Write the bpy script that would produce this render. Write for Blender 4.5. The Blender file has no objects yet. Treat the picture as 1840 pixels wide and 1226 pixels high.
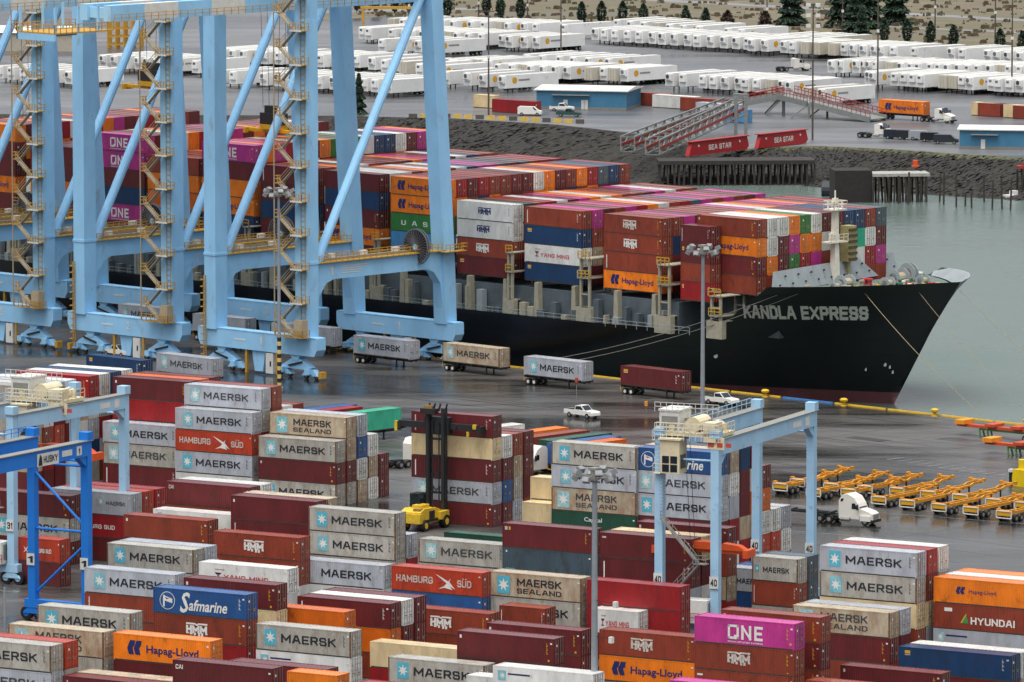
import bpy, bmesh, math, random
from mathutils import Vector, Matrix
R = math.radians
rnd = random.Random(11)
sc = bpy.context.scene
COL = sc.collection

# ------------------------------------------------------------------ camera, sky, sun, exposure
CAM_H, PITCH, FPX = 126.0, 6.5, 12500.0
cam = bpy.data.cameras.new('camera'); cam_o = bpy.data.objects.new('camera', cam); COL.objects.link(cam_o)
cam_o.location = (0, 0, CAM_H); cam_o.rotation_euler = (R(90 - PITCH), 0, 0)
cam.sensor_width = 36.0; cam.sensor_fit = 'HORIZONTAL'; cam.lens = 36.0 * FPX / 1840.0
cam.clip_start = 5.0; cam.clip_end = 12000.0
sc.camera = cam_o
SUN_EL, SUN_AZ = 74.0, 200.0
w = bpy.data.worlds.new('World'); sc.world = w; w.use_nodes = True
nt = w.node_tree; nt.nodes.clear()
sky = nt.nodes.new('ShaderNodeTexSky'); sky.sky_type = 'NISHITA'; sky.sun_disc = False
sky.sun_elevation = R(SUN_EL); sky.sun_rotation = R(SUN_AZ); sky.dust_density = 4.0; sky.air_density = 1.0; sky.ozone_density = 1.0
hs = nt.nodes.new('ShaderNodeHueSaturation'); hs.inputs['Saturation'].default_value = 0.25
bg = nt.nodes.new('ShaderNodeBackground'); bg.inputs['Strength'].default_value = 0.15
wo = nt.nodes.new('ShaderNodeOutputWorld')
tcw = nt.nodes.new('ShaderNodeTexCoord'); sxw = nt.nodes.new('ShaderNodeSeparateXYZ'); mrw = nt.nodes.new('ShaderNodeMapRange'); vsw = nt.nodes.new('ShaderNodeVectorMath'); vsw.operation = 'SCALE'
mrw.inputs[1].default_value = 0.0; mrw.inputs[2].default_value = 1.0; mrw.inputs[3].default_value = 1.0; mrw.inputs[4].default_value = 1.4   # an overcast sky is brighter overhead
nt.links.new(tcw.outputs['Generated'], sxw.inputs[0]); nt.links.new(sxw.outputs[2], mrw.inputs[0]); nt.links.new(hs.outputs[0], vsw.inputs[0]); nt.links.new(mrw.outputs[0], vsw.inputs['Scale'])
nt.links.new(sky.outputs[0], hs.inputs['Color']); nt.links.new(vsw.outputs[0], bg.inputs['Color']); nt.links.new(bg.outputs[0], wo.inputs['Surface'])
sl = bpy.data.lights.new('sun', 'SUN'); sl.energy = 2.4; sl.angle = R(60); sl.color = (1.0, 0.965, 0.92)
so = bpy.data.objects.new('sun', sl); COL.objects.link(so)
so.rotation_euler = (R(90 - SUN_EL), 0, R(180 - SUN_AZ))
sc.view_settings.view_transform = 'Standard'; sc.view_settings.look = 'None'
sc.view_settings.exposure = 0.18; sc.view_settings.gamma = 1.0
sc.render.engine = 'CYCLES'
sc.cycles.max_bounces = 6; sc.cycles.diffuse_bounces = 3; sc.cycles.glossy_bounces = 3; sc.cycles.caustics_reflective = False

# ------------------------------------------------------------------ survey: where a point of the photo lies on the ground
_c, _s = math.cos(R(PITCH)), math.sin(R(PITCH))
def ray(px, py):
    a = (px - 920) / FPX; b = -(py - 613) / FPX
    return Vector((a, _c + b * _s, -_s + b * _c))
def at(px, py, z=0.0):
    r = ray(px, py); return r * ((z - CAM_H) / r.z) + Vector((0, 0, CAM_H))
class Frame:                                     # u along a row, v away from the viewer
    def __init__(s, deg):
        s.deg = deg; t = R(deg)
        s.lo = Vector((math.cos(t), -math.sin(t), 0)); s.la = Vector((math.sin(t), math.cos(t), 0)); s.rz = -t
    def w(s, u, v, z=0.0): return s.lo * u + s.la * v + Vector((0, 0, z))
    def uv(s, P): return P.dot(s.lo), P.dot(s.la)
    def u_at(s, px, py, v):
        r = ray(px, py); P = r * (v / r.dot(s.la)) + Vector((0, 0, CAM_H)); return P.dot(s.lo), P.z
YD, QY = Frame(30.4), Frame(44.2)                # container yard, quay and ship

# ------------------------------------------------------------------ materials
def lin(h):
    c = [int(h[i:i + 2], 16) / 255 for i in (0, 2, 4)]
    return tuple(x / 12.92 if x <= 0.04045 else ((x + 0.055) / 1.055) ** 2.4 for x in c)
_mats = {}
def mat(name, hexc,  rough=0.55, metal=0.0, var=0.12, scale=1.2, rust=0.0, bump=0.0, jitter=0.0, streak=False, spec=0.5, stain='4a3a2a', coat=0.0):
    if name in _mats: return _mats[name]
    m = bpy.data.materials.new(name); m.use_nodes = True; n = m.node_tree.nodes; l = m.node_tree.links
    b = n['Principled BSDF']; b.inputs['Roughness'].default_value = rough; b.inputs['Metallic'].default_value = metal
    b.inputs['Specular IOR Level'].default_value = spec
    if coat: b.inputs['Coat Weight'].default_value = coat; b.inputs['Coat Roughness'].default_value = 0.22
    c = lin(hexc); tc = n.new('ShaderNodeTexCoord'); oi = n.new('ShaderNodeObjectInfo')
    ad = n.new('ShaderNodeVectorMath'); ad.operation = 'ADD'
    mu = n.new('ShaderNodeVectorMath'); mu.operation = 'SCALE'; mu.inputs['Scale'].default_value = 37.0
    cx = n.new('ShaderNodeCombineXYZ')
    for k in range(3): l.new(oi.outputs['Random'], cx.inputs[k])
    l.new(cx.outputs[0], mu.inputs[0]); l.new(tc.outputs['Object'], ad.inputs[0]); l.new(mu.outputs[0], ad.inputs[1])
    vec = ad.outputs[0]
    if streak:
        mp = n.new('ShaderNodeMapping'); mp.inputs['Scale'].default_value = (1.0, 1.0, 0.45); l.new(vec, mp.inputs[0]); vec = mp.outputs[0]
    no = n.new('ShaderNodeTexNoise'); no.inputs['Scale'].default_value = scale; no.inputs['Detail'].default_value = 5.0; no.inputs['Roughness'].default_value = 0.6
    l.new(vec, no.inputs['Vector'])
    mr = n.new('ShaderNodeMapRange'); mr.inputs[1].default_value = 0.3; mr.inputs[2].default_value = 0.7
    mr.inputs[3].default_value = 1 - var; mr.inputs[4].default_value = 1 + var * 0.6; l.new(no.outputs[0], mr.inputs[0])
    sc_ = n.new('ShaderNodeVectorMath'); sc_.operation = 'SCALE'; sc_.inputs[0].default_value = c
    if jitter:
        jr = n.new('ShaderNodeMapRange'); jr.inputs[3].default_value = 1 - jitter; jr.inputs[4].default_value = 1 + jitter; l.new(oi.outputs['Random'], jr.inputs[0])
        mm = n.new('ShaderNodeMath'); mm.operation = 'MULTIPLY'; l.new(jr.outputs[0], mm.inputs[0]); l.new(mr.outputs[0], mm.inputs[1]); l.new(mm.outputs[0], sc_.inputs['Scale'])
    else: l.new(mr.outputs[0], sc_.inputs['Scale'])
    out = sc_.outputs[0]
    if rust > 0:
        n2 = n.new('ShaderNodeTexNoise'); n2.inputs['Scale'].default_value = scale * 1.7; n2.inputs['Detail'].default_value = 6.0; n2.inputs['Roughness'].default_value = 0.7
        l.new(vec, n2.inputs['Vector'])
        r2 = n.new('ShaderNodeMapRange'); r2.inputs[1].default_value = 0.62 - rust * 0.22; r2.inputs[2].default_value = 0.78 - rust * 0.1; r2.inputs[3].default_value = 0; r2.inputs[4].default_value = 0.75
        l.new(n2.outputs[0], r2.inputs[0])
        mx = n.new('ShaderNodeMix'); mx.data_type = 'RGBA'; l.new(r2.outputs[0], mx.inputs[0]); l.new(out, mx.inputs[6]); mx.inputs[7].default_value = (*lin(stain), 1); out = mx.outputs[2]
    l.new(out, b.inputs['Base Color'])
    if bump:
        bp = n.new('ShaderNodeBump'); bp.inputs['Strength'].default_value = bump; bp.inputs['Distance'].default_value = 0.3; l.new(no.outputs[0], bp.inputs['Height']); l.new(bp.outputs[0], b.inputs['Normal'])
    _mats[name] = m; return m

# ------------------------------------------------------------------ mesh builder
class MB:
    def __init__(s): s.v = []; s.f = []; s.m = []; s.M = None
    def add(s, vs, fs, mi=0):
        o = len(s.v); s.v += [tuple(s.M @ Vector(p)) for p in vs] if s.M is not None else [tuple(p) for p in vs]
        s.f += [tuple(i + o for i in f) for f in fs]; s.m += [mi] * len(fs); return s
    def box(s, x0, x1, y0, y1, z0, z1, mi=0):
        return s.add([(x0,y0,z0),(x1,y0,z0),(x1,y1,z0),(x0,y1,z0),(x0,y0,z1),(x1,y0,z1),(x1,y1,z1),(x0,y1,z1)],
                     [(0,3,2,1),(4,5,6,7),(0,1,5,4),(1,2,6,5),(2,3,7,6),(3,0,4,7)], mi)
    def bar(s, p, q, w_, h_, mi=0, w2=None, h2=None):
        p, q = Vector(p), Vector(q); d = (q - p).normalized(); up = Vector((0,0,1)) if abs(d.z) < 0.95 else Vector((1,0,0))
        a = d.cross(up).normalized(); b = a.cross(d); w2 = w2 or w_; h2 = h2 or h_; vs = []
        for c, ww, hh in ((p, w_, h_), (q, w2, h2)):
            vs += [c - a*ww/2 - b*hh/2, c + a*ww/2 - b*hh/2, c + a*ww/2 + b*hh/2, c - a*ww/2 + b*hh/2]
        return s.add(vs, [(0,3,2,1),(4,5,6,7),(0,1,5,4),(1,2,6,5),(2,3,7,6),(3,0,4,7)], mi)
    def tube(s, p, q, r, n=8, mi=0, r2=None):
        p, q = Vector(p), Vector(q); d = (q - p).normalized(); up = Vector((0,0,1)) if abs(d.z) < 0.95 else Vector((1,0,0))
        a = d.cross(up).normalized(); b = a.cross(d); r2 = r if r2 is None else r2; vs = []
        for c, rr in ((p, r), (q, r2)):
            vs += [c + (a*math.cos(2*math.pi*k/n) + b*math.sin(2*math.pi*k/n))*rr for k in range(n)]
        fs = [(k, (k+1) % n, n + (k+1) % n, n + k) for k in range(n)] + [tuple(range(n))[::-1], tuple(range(n, 2*n))]
        return s.add(vs, fs, mi)
    def prism(s, pts, ax, d0, d1, mi=0):          # outline extruded along axis ax ('x': pts are (y,z), 'y': (x,z), 'z': (x,y))
        n = len(pts); mk = {'x': lambda a, b, d: (d, a, b), 'y': lambda a, b, d: (a, d, b), 'z': lambda a, b, d: (a, b, d)}[ax]
        vs = [mk(a, b, d0) for a, b in pts] + [mk(a, b, d1) for a, b in pts]
        return s.add(vs, [tuple(range(n))[::-1], tuple(range(n, 2*n))] + [(k, (k+1) % n, n + (k+1) % n, n + k) for k in range(n)], mi)
    def sheet(s, pts, mi=0): return s.add(pts, [tuple(range(len(pts)))], mi)
    def lathe(s, prof, n=12, mi=0, c=(0,0,0)):
        vs = [(c[0] + r*math.cos(2*math.pi*k/n), c[1] + r*math.sin(2*math.pi*k/n), c[2] + z) for r, z in prof for k in range(n)]
        fs = [(i*n + k, i*n + (k+1) % n, (i+1)*n + (k+1) % n, (i+1)*n + k) for i in range(len(prof)-1) for k in range(n)]
        fs += [tuple(range(n))[::-1], tuple(range((len(prof)-1)*n, len(prof)*n))]
        return s.add(vs, fs, mi)
    def rail(s, pts, h=1.1, mi=0, step=1.6, r=0.05):
        for p, q in zip(pts, pts[1:]):
            p, q = Vector(p), Vector(q); n = max(1, int((q - p).length / step))
            for k in range(n + 1):
                c = p.lerp(q, k / n); s.bar(c, c + Vector((0,0,h)), r, r, mi)
            for hh in (h, h * 0.55): s.bar(p + Vector((0,0,hh)), q + Vector((0,0,hh)), r, r, mi)
        return s
    def wheel(s, c, r, w_, mi=0, mh=1, ax='y', n=12):
        d = Vector((0, w_/2, 0)) if ax == 'y' else Vector((w_/2, 0, 0)); c = Vector(c)
        s.tube(c - d, c + d, r, n, mi); s.tube(c - d*1.06, c + d*1.06, r*0.52, n, mh); return s
    def text(s, t, x0, x1, z0, z1, y, mi=0, bold=0.0, shear=0.0, ax='y'):
        vs, fs = text2d(t, bold, shear) if t != t.upper() or shear else block2d(t, .205 + bold)
        if ax == 'y': P = [(x0 + q[0]*(x1-x0), y - (q[2] if len(q) > 2 else 0), z0 + q[1]*(z1-z0)) for q in vs]
        else: P = [(y + (q[2] if len(q) > 2 else 0), x0 + q[0]*(x1-x0), z0 + q[1]*(z1-z0)) for q in vs]
        return s.add(P, fs, mi)
    def mesh(s, name, mats=()):
        me = bpy.data.meshes.new(name); me.from_pydata(s.v, [], s.f)
        for m in mats: me.materials.append(m)
        me.polygons.foreach_set('material_index', s.m)
        bm = bmesh.new(); bm.from_mesh(me); bmesh.ops.recalc_face_normals(bm, faces=bm.faces); bm.to_mesh(me); bm.free(); return me
    def build(s, name, mats, parent=None, smooth=False, loc=None, rz=0.0):
        if not isinstance(mats, (list, tuple)): mats = [mats]
        o = bpy.data.objects.new(name, s.mesh(name, mats)); COL.objects.link(o)
        if smooth: o.data.polygons.foreach_set('use_smooth', [True]*len(o.data.polygons))
        if parent: o.parent = parent
        if loc is not None: o.location = loc; o.rotation_euler = (0, 0, rz)
        return o
_tx = {}
def text2d(t, bold, shear):
    k = (t, bold, shear)
    if k in _tx: return _tx[k]
    cu = bpy.data.curves.new('lettering', 'FONT'); cu.body = t; cu.offset = bold; cu.shear = shear; cu.resolution_u = 2
    ob = bpy.data.objects.new('lettering', cu); COL.objects.link(ob); dg = bpy.context.evaluated_depsgraph_get(); dg.update()
    me = bpy.data.meshes.new_from_object(ob.evaluated_get(dg)); V = [(v.co.x, v.co.y) for v in me.vertices]; F = [tuple(p.vertices) for p in me.polygons]
    bpy.data.objects.remove(ob); bpy.data.curves.remove(cu); bpy.data.meshes.remove(me)
    xs = [a for a, b in V]; ys = [b for a, b in V]; x0, x1, y0, y1 = min(xs), max(xs), min(ys), max(ys)
    _tx[k] = ([((a-x0)/(x1-x0), (b-y0)/(y1-y0)) for a, b in V], F); return _tx[k]
# block capitals made of straight strokes
_F = {'A': (.8, [[(0,0),(.3,1),(.5,1),(.8,0)],[(.12,.34),(.68,.34)]]), 'B': (.7, [[(0,0),(0,1),(.55,1),(.68,.88),(.68,.62),(.55,.52),(0,.52)],[(.55,.52),(.7,.4),(.7,.12),(.57,0),(0,0)]]), 'C': (.7, [[(.7,.78),(.62,1),(.12,1),(0,.85),(0,.15),(.12,0),(.62,0),(.7,.22)]]),
 'D': (.7, [[(0,0),(0,1),(.5,1),(.7,.8),(.7,.2),(.5,0),(0,0)]]), 'E': (.64, [[(.64,1),(0,1),(0,0),(.64,0)],[(0,.5),(.56,.5)]]), 'G': (.72, [[(.7,.8),(.6,1),(.12,1),(0,.85),(0,.15),(.12,0),(.58,0),(.72,.14),(.72,.48),(.42,.48)]]), 'H': (.7, [[(0,0),(0,1)],[(.7,0),(.7,1)],[(0,.5),(.7,.5)]]),
 'I': (.0, [[(0,0),(0,1)]]), 'K': (.72, [[(0,0),(0,1)],[(.7,1),(.05,.46)],[(.26,.62),(.72,0)]]), 'L': (.6, [[(0,1),(0,0),(.6,0)]]), 'M': (.95, [[(0,0),(0,1),(.475,.3),(.95,1),(.95,0)]]), 'N': (.75, [[(0,0),(0,1),(.75,0),(.75,1)]]), 'O': (.74, [[(.14,0),(0,.15),(0,.85),(.14,1),(.6,1),(.74,.85),(.74,.15),(.6,0),(.14,0)]]),
 'P': (.66, [[(0,0),(0,1),(.52,1),(.66,.86),(.66,.58),(.52,.44),(0,.44)]]), 'R': (.7, [[(0,0),(0,1),(.54,1),(.68,.86),(.68,.6),(.54,.46),(0,.46)],[(.4,.46),(.7,0)]]), 'S': (.66, [[(.64,.8),(.55,1),(.1,1),(0,.88),(0,.64),(.1,.53),(.56,.49),(.66,.38),(.66,.12),(.56,0),(.1,0),(0,.2)]]), 'T': (.7, [[(0,1),(.7,1)],[(.35,1),(.35,0)]]),
 'U': (.7, [[(0,1),(0,.15),(.13,0),(.57,0),(.7,.15),(.7,1)]]), 'X': (.76, [[(0,0),(.76,1)],[(0,1),(.76,0)]]), 'Y': (.76, [[(0,1),(.38,.48),(.76,1)],[(.38,.48),(.38,0)]]), 'W': (1.1, [[(0,1),(.28,0),(.55,.8),(.82,0),(1.1,1)]]), 'V': (.8, [[(0,1),(.4,0),(.8,1)]]), 'F': (.62, [[(.62,1),(0,1),(0,0)],[(0,.5),(.54,.5)]]),
 '0': (.6, [[(.12,0),(0,.15),(0,.85),(.12,1),(.48,1),(.6,.85),(.6,.15),(.48,0),(.12,0)]]), '1': (.2, [[(0,.8),(.2,1),(.2,0)]]), '2': (.6, [[(0,.8),(.1,1),(.5,1),(.6,.86),(.6,.62),(0,.1),(0,0),(.62,0)]]), '3': (.6, [[(0,.86),(.1,1),(.5,1),(.6,.88),(.6,.64),(.48,.53),(.2,.53)],[(.48,.53),(.6,.4),(.6,.12),(.5,0),(.1,0),(0,.14)]]), '4': (.62, [[(.48,0),(.48,1),(0,.3),(.62,.3)]])}
def block2d(t, wt):
    k = ('block', t, wt)
    if k in _tx: return _tx[k]
    x = 0; V = []; F = []; n_ = 0
    for ch in t:
        if ch == ' ': x += .55; continue
        w_, st = _F[ch]
        for pl in st:
            for i, ((ax, ay), (bx, by)) in enumerate(zip(pl, pl[1:])):
                d = Vector((bx - ax, by - ay)); L = d.length; d /= L; nn = Vector((-d.y, d.x)) * wt / 2; e0 = d * (wt * .5); e1 = e0
                p, q = Vector((ax, ay)) - e0, Vector((bx, by)) + e1; o = len(V); n_ += 1
                for c in (p - nn, q - nn, q + nn, p + nn): V.append((x + c.x, min(1 + wt/2, max(-wt/2, c.y)), (n_ % 7) * .0009))
                F.append((o, o+1, o+2, o+3))
        x += w_ + .30 + wt * .35
    xs = [v[0] for v in V]; ys = [v[1] for v in V]; x0, x1, y0, y1 = min(xs), max(xs), min(ys), max(ys)
    _tx[k] = ([((a_-x0)/(x1-x0), (b_-y0)/(y1-y0), c_) for a_, b_, c_ in V], F); return _tx[k]
def tag(o, label=None, cat=None, group=None, kind=None):
    if label: o['label'] = label
    if cat: o['category'] = cat
    if group: o['group'] = group
    if kind: o['kind'] = kind
    return o
def thing(name, label, cat, loc=(0,0,0), rz=0.0, group=None):
    o = bpy.data.objects.new(name, None); COL.objects.link(o); o.location = loc; o.rotation_euler = (0,0,rz); o.empty_display_size = 0.5
    return tag(o, label, cat, group)
def dup(root, loc, rz, label=None, group=None):
    r = root.copy(); COL.objects.link(r); r.location = loc; r.rotation_euler = (0,0,rz)
    if label: r['label'] = label
    if group: r['group'] = group
    for ch in list(root.children):
        c = ch.copy(); COL.objects.link(c); c.parent = r
        for g in ch.children:
            d = g.copy(); COL.objects.link(d); d.parent = c
    return r
def structure(name, mb, m): return tag(mb.build(name, m), kind='structure')
# ------------------------------------------------------------------ setting: ground, water, far shore
QV, WZ, FARZ = 767.5, -3.2, 2.0                    # quay edge, water level, height of the far yard
def asphalt(name, dark, pale, wet_lo, wet_hi, scale, ang):
    m = bpy.data.materials.new(name); m.use_nodes = True; n = m.node_tree.nodes; l = m.node_tree.links; b = n['Principled BSDF']
    tc = n.new('ShaderNodeTexCoord'); mp = n.new('ShaderNodeMapping'); mp.inputs['Rotation'].default_value = (0, 0, R(ang)); mp.inputs['Scale'].default_value = (0.22, 1, 1)
    l.new(tc.outputs['Object'], mp.inputs[0])
    n1 = n.new('ShaderNodeTexNoise'); n1.inputs['Scale'].default_value = scale; n1.inputs['Detail'].default_value = 7; n1.inputs['Roughness'].default_value = 0.62; l.new(mp.outputs[0], n1.inputs['Vector'])
    n2 = n.new('ShaderNodeTexNoise'); n2.inputs['Scale'].default_value = scale * 6; n2.inputs['Detail'].default_value = 6; l.new(mp.outputs[0], n2.inputs['Vector'])
    n3 = n.new('ShaderNodeTexNoise'); n3.inputs['Scale'].default_value = 2.5; n3.inputs['Detail'].default_value = 4; l.new(tc.outputs['Object'], n3.inputs['Vector'])
    r1 = n.new('ShaderNodeMapRange'); r1.inputs[1].default_value = 0.43; r1.inputs[2].default_value = 0.57; l.new(n1.outputs[0], r1.inputs[0])
    mx = n.new('ShaderNodeMix'); mx.data_type = 'RGBA'; l.new(r1.outputs[0], mx.inputs[0]); mx.inputs[6].default_value = (*lin(dark), 1); mx.inputs[7].default_value = (*lin(pale), 1)
    r2 = n.new('ShaderNodeMapRange'); r2.inputs[1].default_value = 0.3; r2.inputs[2].default_value = 0.7; r2.inputs[3].default_value = 0.75; r2.inputs[4].default_value = 1.2; l.new(n2.outputs[0], r2.inputs[0])
    vs = n.new('ShaderNodeVectorMath'); vs.operation = 'SCALE'; l.new(mx.outputs[2], vs.inputs[0]); l.new(r2.outputs[0], vs.inputs['Scale']); l.new(vs.outputs[0], b.inputs['Base Color'])
    r3 = n.new('ShaderNodeMapRange'); r3.inputs[1].default_value = 0.4; r3.inputs[2].default_value = 0.62; r3.inputs[3].default_value = wet_lo; r3.inputs[4].default_value = wet_hi; l.new(n1.outputs[0], r3.inputs[0]); l.new(r3.outputs[0], b.inputs['Roughness'])
    bp = n.new('ShaderNodeBump'); bp.inputs['Strength'].default_value = 0.25; bp.inputs['Distance'].default_value = 0.05; l.new(n3.outputs[0], bp.inputs['Height']); l.new(bp.outputs[0], b.inputs['Normal'])
    return m
m_quay = asphalt('wet_asphalt', '1e1d1c', '545250', 0.13, 0.5, 0.045, 44.2)
m_far = asphalt('far_asphalt', '45464a', '67686a', 0.2, 0.5, 0.02, 36)
g = MB()
P = [QY.w(-1500, QV), QY.w(-300, QV), Vector((900, 500, 0)), Vector((500, 350, 0)), Vector((-700, 350, 0)), Vector((-1200, 900, 0))]
g.prism([(p.x, p.y) for p in P], 'z', -8.0, 0.0); structure('pier_ground', g, m_quay)
m_water = bpy.data.materials.new('water'); m_water.use_nodes = True
n = m_water.node_tree.nodes; l = m_water.node_tree.links; b = n['Principled BSDF']
b.inputs['Base Color'].default_value = (*lin('56655f'), 1); b.inputs['Roughness'].default_value = 0.12; b.inputs['IOR'].default_value = 1.33
tc = n.new('ShaderNodeTexCoord'); mp = n.new('ShaderNodeMapping'); mp.inputs['Scale'].default_value = (0.6, 0.35, 1); l.new(tc.outputs['Object'], mp.inputs[0])
n1 = n.new('ShaderNodeTexNoise'); n1.inputs['Scale'].default_value = 0.9; n1.inputs['Detail'].default_value = 6; n1.inputs['Roughness'].default_value = 0.6; l.new(mp.outputs[0], n1.inputs['Vector'])
n2 = n.new('ShaderNodeTexNoise'); n2.inputs['Scale'].default_value = 0.03; n2.inputs['Detail'].default_value = 4; l.new(mp.outputs[0], n2.inputs['Vector'])
bp = n.new('ShaderNodeBump'); bp.inputs['Strength'].default_value = 0.5; bp.inputs['Distance'].default_value = 0.35; l.new(n1.outputs[0], bp.inputs['Height']); l.new(bp.outputs[0], b.inputs['Normal'])
mr = n.new('ShaderNodeMapRange'); mr.inputs[1].default_value = 0.35; mr.inputs[2].default_value = 0.65; mr.inputs[3].default_value = 0.14; mr.inputs[4].default_value = 0.34; l.new(n2.outputs[0], mr.inputs[0]); l.new(mr.outputs[0], b.inputs['Roughness'])
g = MB(); g.sheet([(-2500, 300, WZ), (3500, 300, WZ), (3500, 2400, WZ), (-2500, 2400, WZ)]); structure('water', g, m_water)
# far shore: riprap bank, yard, field
shore = [(-60, 205), (600, 208), (815, 213), (1000, 224), (1170, 243), (1330, 268), (1460, 262), (1600, 268), (1725, 277), (1850, 284), (2000, 293)]
top = [at(x, y, FARZ) for x, y in shore]
toe = []
for i, p in enumerate(top):
    a, c = top[max(0, i-1)], top[min(len(top)-1, i+1)]; d = (c - a).normalized(); nrm = Vector((d.y, -d.x, 0))
    if nrm.y > 0: nrm = -nrm
    toe.append(p + nrm * 42.0 + Vector((0, 0, -6.6)))
far_edge = [Vector((-900, top[0].y + 150, FARZ))] + top + [Vector((1500, top[-1].y - 420, FARZ))]
g = MB(); pts = [(p.x, p.y) for p in far_edge] + [(1500, 2200), (-900, 2200)]
g.add([(x, y, FARZ) for x, y in pts], [tuple(range(len(pts)))]); structure('far_yard_ground', g, m_far)
g = MB(); N = 80; rows_ = 34; fe = [far_edge[0]] + top + [far_edge[-1]]; te = [far_edge[0] + Vector((0, -42, -6.6))] + toe + [far_edge[-1] + Vector((-10, -42, -6.6))]
V = []; F = []; BM = []; cols = 0
for i in range(len(fe) - 1):
    for k in range(N):
        t = k / N; a = fe[i].lerp(fe[i+1], t); b_ = te[i].lerp(te[i+1], t)
        for r in range(rows_ + 1):
            p = a.lerp(b_, r / rows_)
            if 0 < r: p += Vector((rnd.uniform(-.5, .5), rnd.uniform(-.5, .5), rnd.uniform(-0.22, 0.3)))
            V.append(p)
        cols += 1
for c in range(cols - 1):
    for r in range(rows_):
        q = c * (rows_ + 1) + r; F.append((q, q + 1, q + rows_ + 2, q + rows_ + 1)); BM.append(1 if r < 2 + (c * 7 % 3 == 0) and c > 5 * N else 0)
g.add(V, F); g.m = BM
structure('shore_bank', g, [mat('riprap', '26241f', 0.85, var=0.6, scale=1.4, rust=0.5, stain='12120e'), mat('bank_grass', '4c4d33', .9, var=.4, scale=.5)])
def field():
    m = bpy.data.materials.new('dry_field'); m.use_nodes = True; n = m.node_tree.nodes; l = m.node_tree.links; b = n['Principled BSDF']; b.inputs['Roughness'].default_value = 0.9
    tc = n.new('ShaderNodeTexCoord'); mp = n.new('ShaderNodeMapping'); mp.inputs['Rotation'].default_value = (0, 0, R(20)); mp.inputs['Scale'].default_value = (0.4, 1, 1); l.new(tc.outputs['Object'], mp.inputs[0])
    no = n.new('ShaderNodeTexNoise'); no.inputs['Scale'].default_value = 0.05; no.inputs['Detail'].default_value = 8; no.inputs['Roughness'].default_value = 0.65; l.new(mp.outputs[0], no.inputs['Vector'])
    cr = n.new('ShaderNodeValToRGB'); e = cr.color_ramp.elements; e[0].position = 0.36; e[0].color = (*lin('5c5c50'), 1); e[1].position = 0.66; e[1].color = (*lin('68634c'), 1)
    k = e.new(0.45); k.color = (*lin('66594a'), 1); k = e.new(0.52); k.color = (*lin('585840'), 1); k = e.new(0.6); k.color = (*lin('6c6150'), 1)
    l.new(no.outputs[0], cr.inputs[0]); l.new(cr.outputs[0], b.inputs['Base Color']); return m
g = MB(); fl = [at(x, y, FARZ + 0.02) for x, y in [(560, 38), (760, 26), (900, 34), (1150, 50), (1300, 60), (1500, 78), (1700, 92), (1900, 106)]]
pts = [(p.x, p.y) for p in fl] + [(1500, 3200), (-400, 3200)]
g.add([(x, y, FARZ + 0.02) for x, y in pts], [tuple(range(len(pts)))]); structure('dry_field_ground', g, field())
g = MB()
for a, c, wd in [((1100, -4), (1900, 40), 7), ((560, 22), (860, 16), 9), ((1500, 44), (1900, 62), 4)]:
    p, q = at(*a, FARZ), at(*c, FARZ); d = (q - p).normalized() ; nn = Vector((-d.y, d.x, 0)) * wd / 2
    g.add([p - nn + Vector((0,0,.03)), q - nn + Vector((0,0,.03)), q + nn + Vector((0,0,.03)), p + nn + Vector((0,0,.03))], [(0,1,2,3)])
structure('field_road', g, mat('gravel_road', '77777a', 0.7, var=0.2, scale=0.1))
# quay details
g = MB()
def strip(g, fr, u0, u1, v0, v1, z=0.004, mi=0): g.add([fr.w(u0, v0, z), fr.w(u1, v0, z), fr.w(u1, v1, z), fr.w(u0, v1, z)], [(0,1,2,3)], mi)
for v in (734.1, 734.7, 763.9, 764.5): strip(g, QY, -1000, -560, v, v + 0.14)
structure('crane_rail_track', g, mat('rail_steel', '2a2622', 0.35, 0.6))
g = MB()
for k in range(13):
    p = at(1500 + k * 18.5 + 120, 822 + k * 3.0); u, v = QY.uv(p); strip(g, QY, u, u + 0.25, v - 3.2, v + 0.2)
for y0, x0, x1 in ((862, 1150, 1900), (907, 1400, 1900), (952, 1395, 1900)):
    p = at(x0, y0); u, v = YD.uv(p); q = YD.u_at(x1, y0 + 40, v)[0]; strip(g, YD, u, q, v, v + 0.18)
for k in range(5): strip(g, YD, -402 + k * 9, -396 + k * 9, 713.2 + k * 0.6, 713.5 + k * 0.6)
structure('painted_line', g, mat('worn_paint', '77797b', 0.6, var=0.4, scale=0.6))
g = MB(); rq = random.Random(4)
for k in range(26): strip(g, QY, -1000, -560, 560 + k * 8.0, 560 + k * 8.0 + .13, .003)
for k in range(40): strip(g, QY, -990 + k * 10.5, -990 + k * 10.5 + .13, 540, 766, .0035)
for k in range(60):
    p = at(rq.uniform(520, 1840), rq.uniform(690, 960)); u, v = QY.uv(p)
    if v < 764: strip(g, QY, u, u + rq.uniform(6, 30), v, v + rq.uniform(.15, .4), .0045 + k * 1e-5)
structure('pavement_joint', g, mat('joint_tar', '191817', .35, var=.3, scale=.4))
g = MB()
for k in range(16):
    p = at(rq.uniform(560, 1800), rq.uniform(700, 940)); u, v = QY.uv(p)
    if v < 757: strip(g, QY, u, u + rq.uniform(3, 9), v, v + rq.uniform(2, 6), .006 + k * 1e-4)
structure('asphalt_patch', g, asphalt('patched_asphalt', '2b2a29', '4b4947', 0.3, 0.6, 0.08, 44.2))
g = MB(); BLUE_U = QY.u_at(1430, 712, QV - 0.3)[0]
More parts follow.
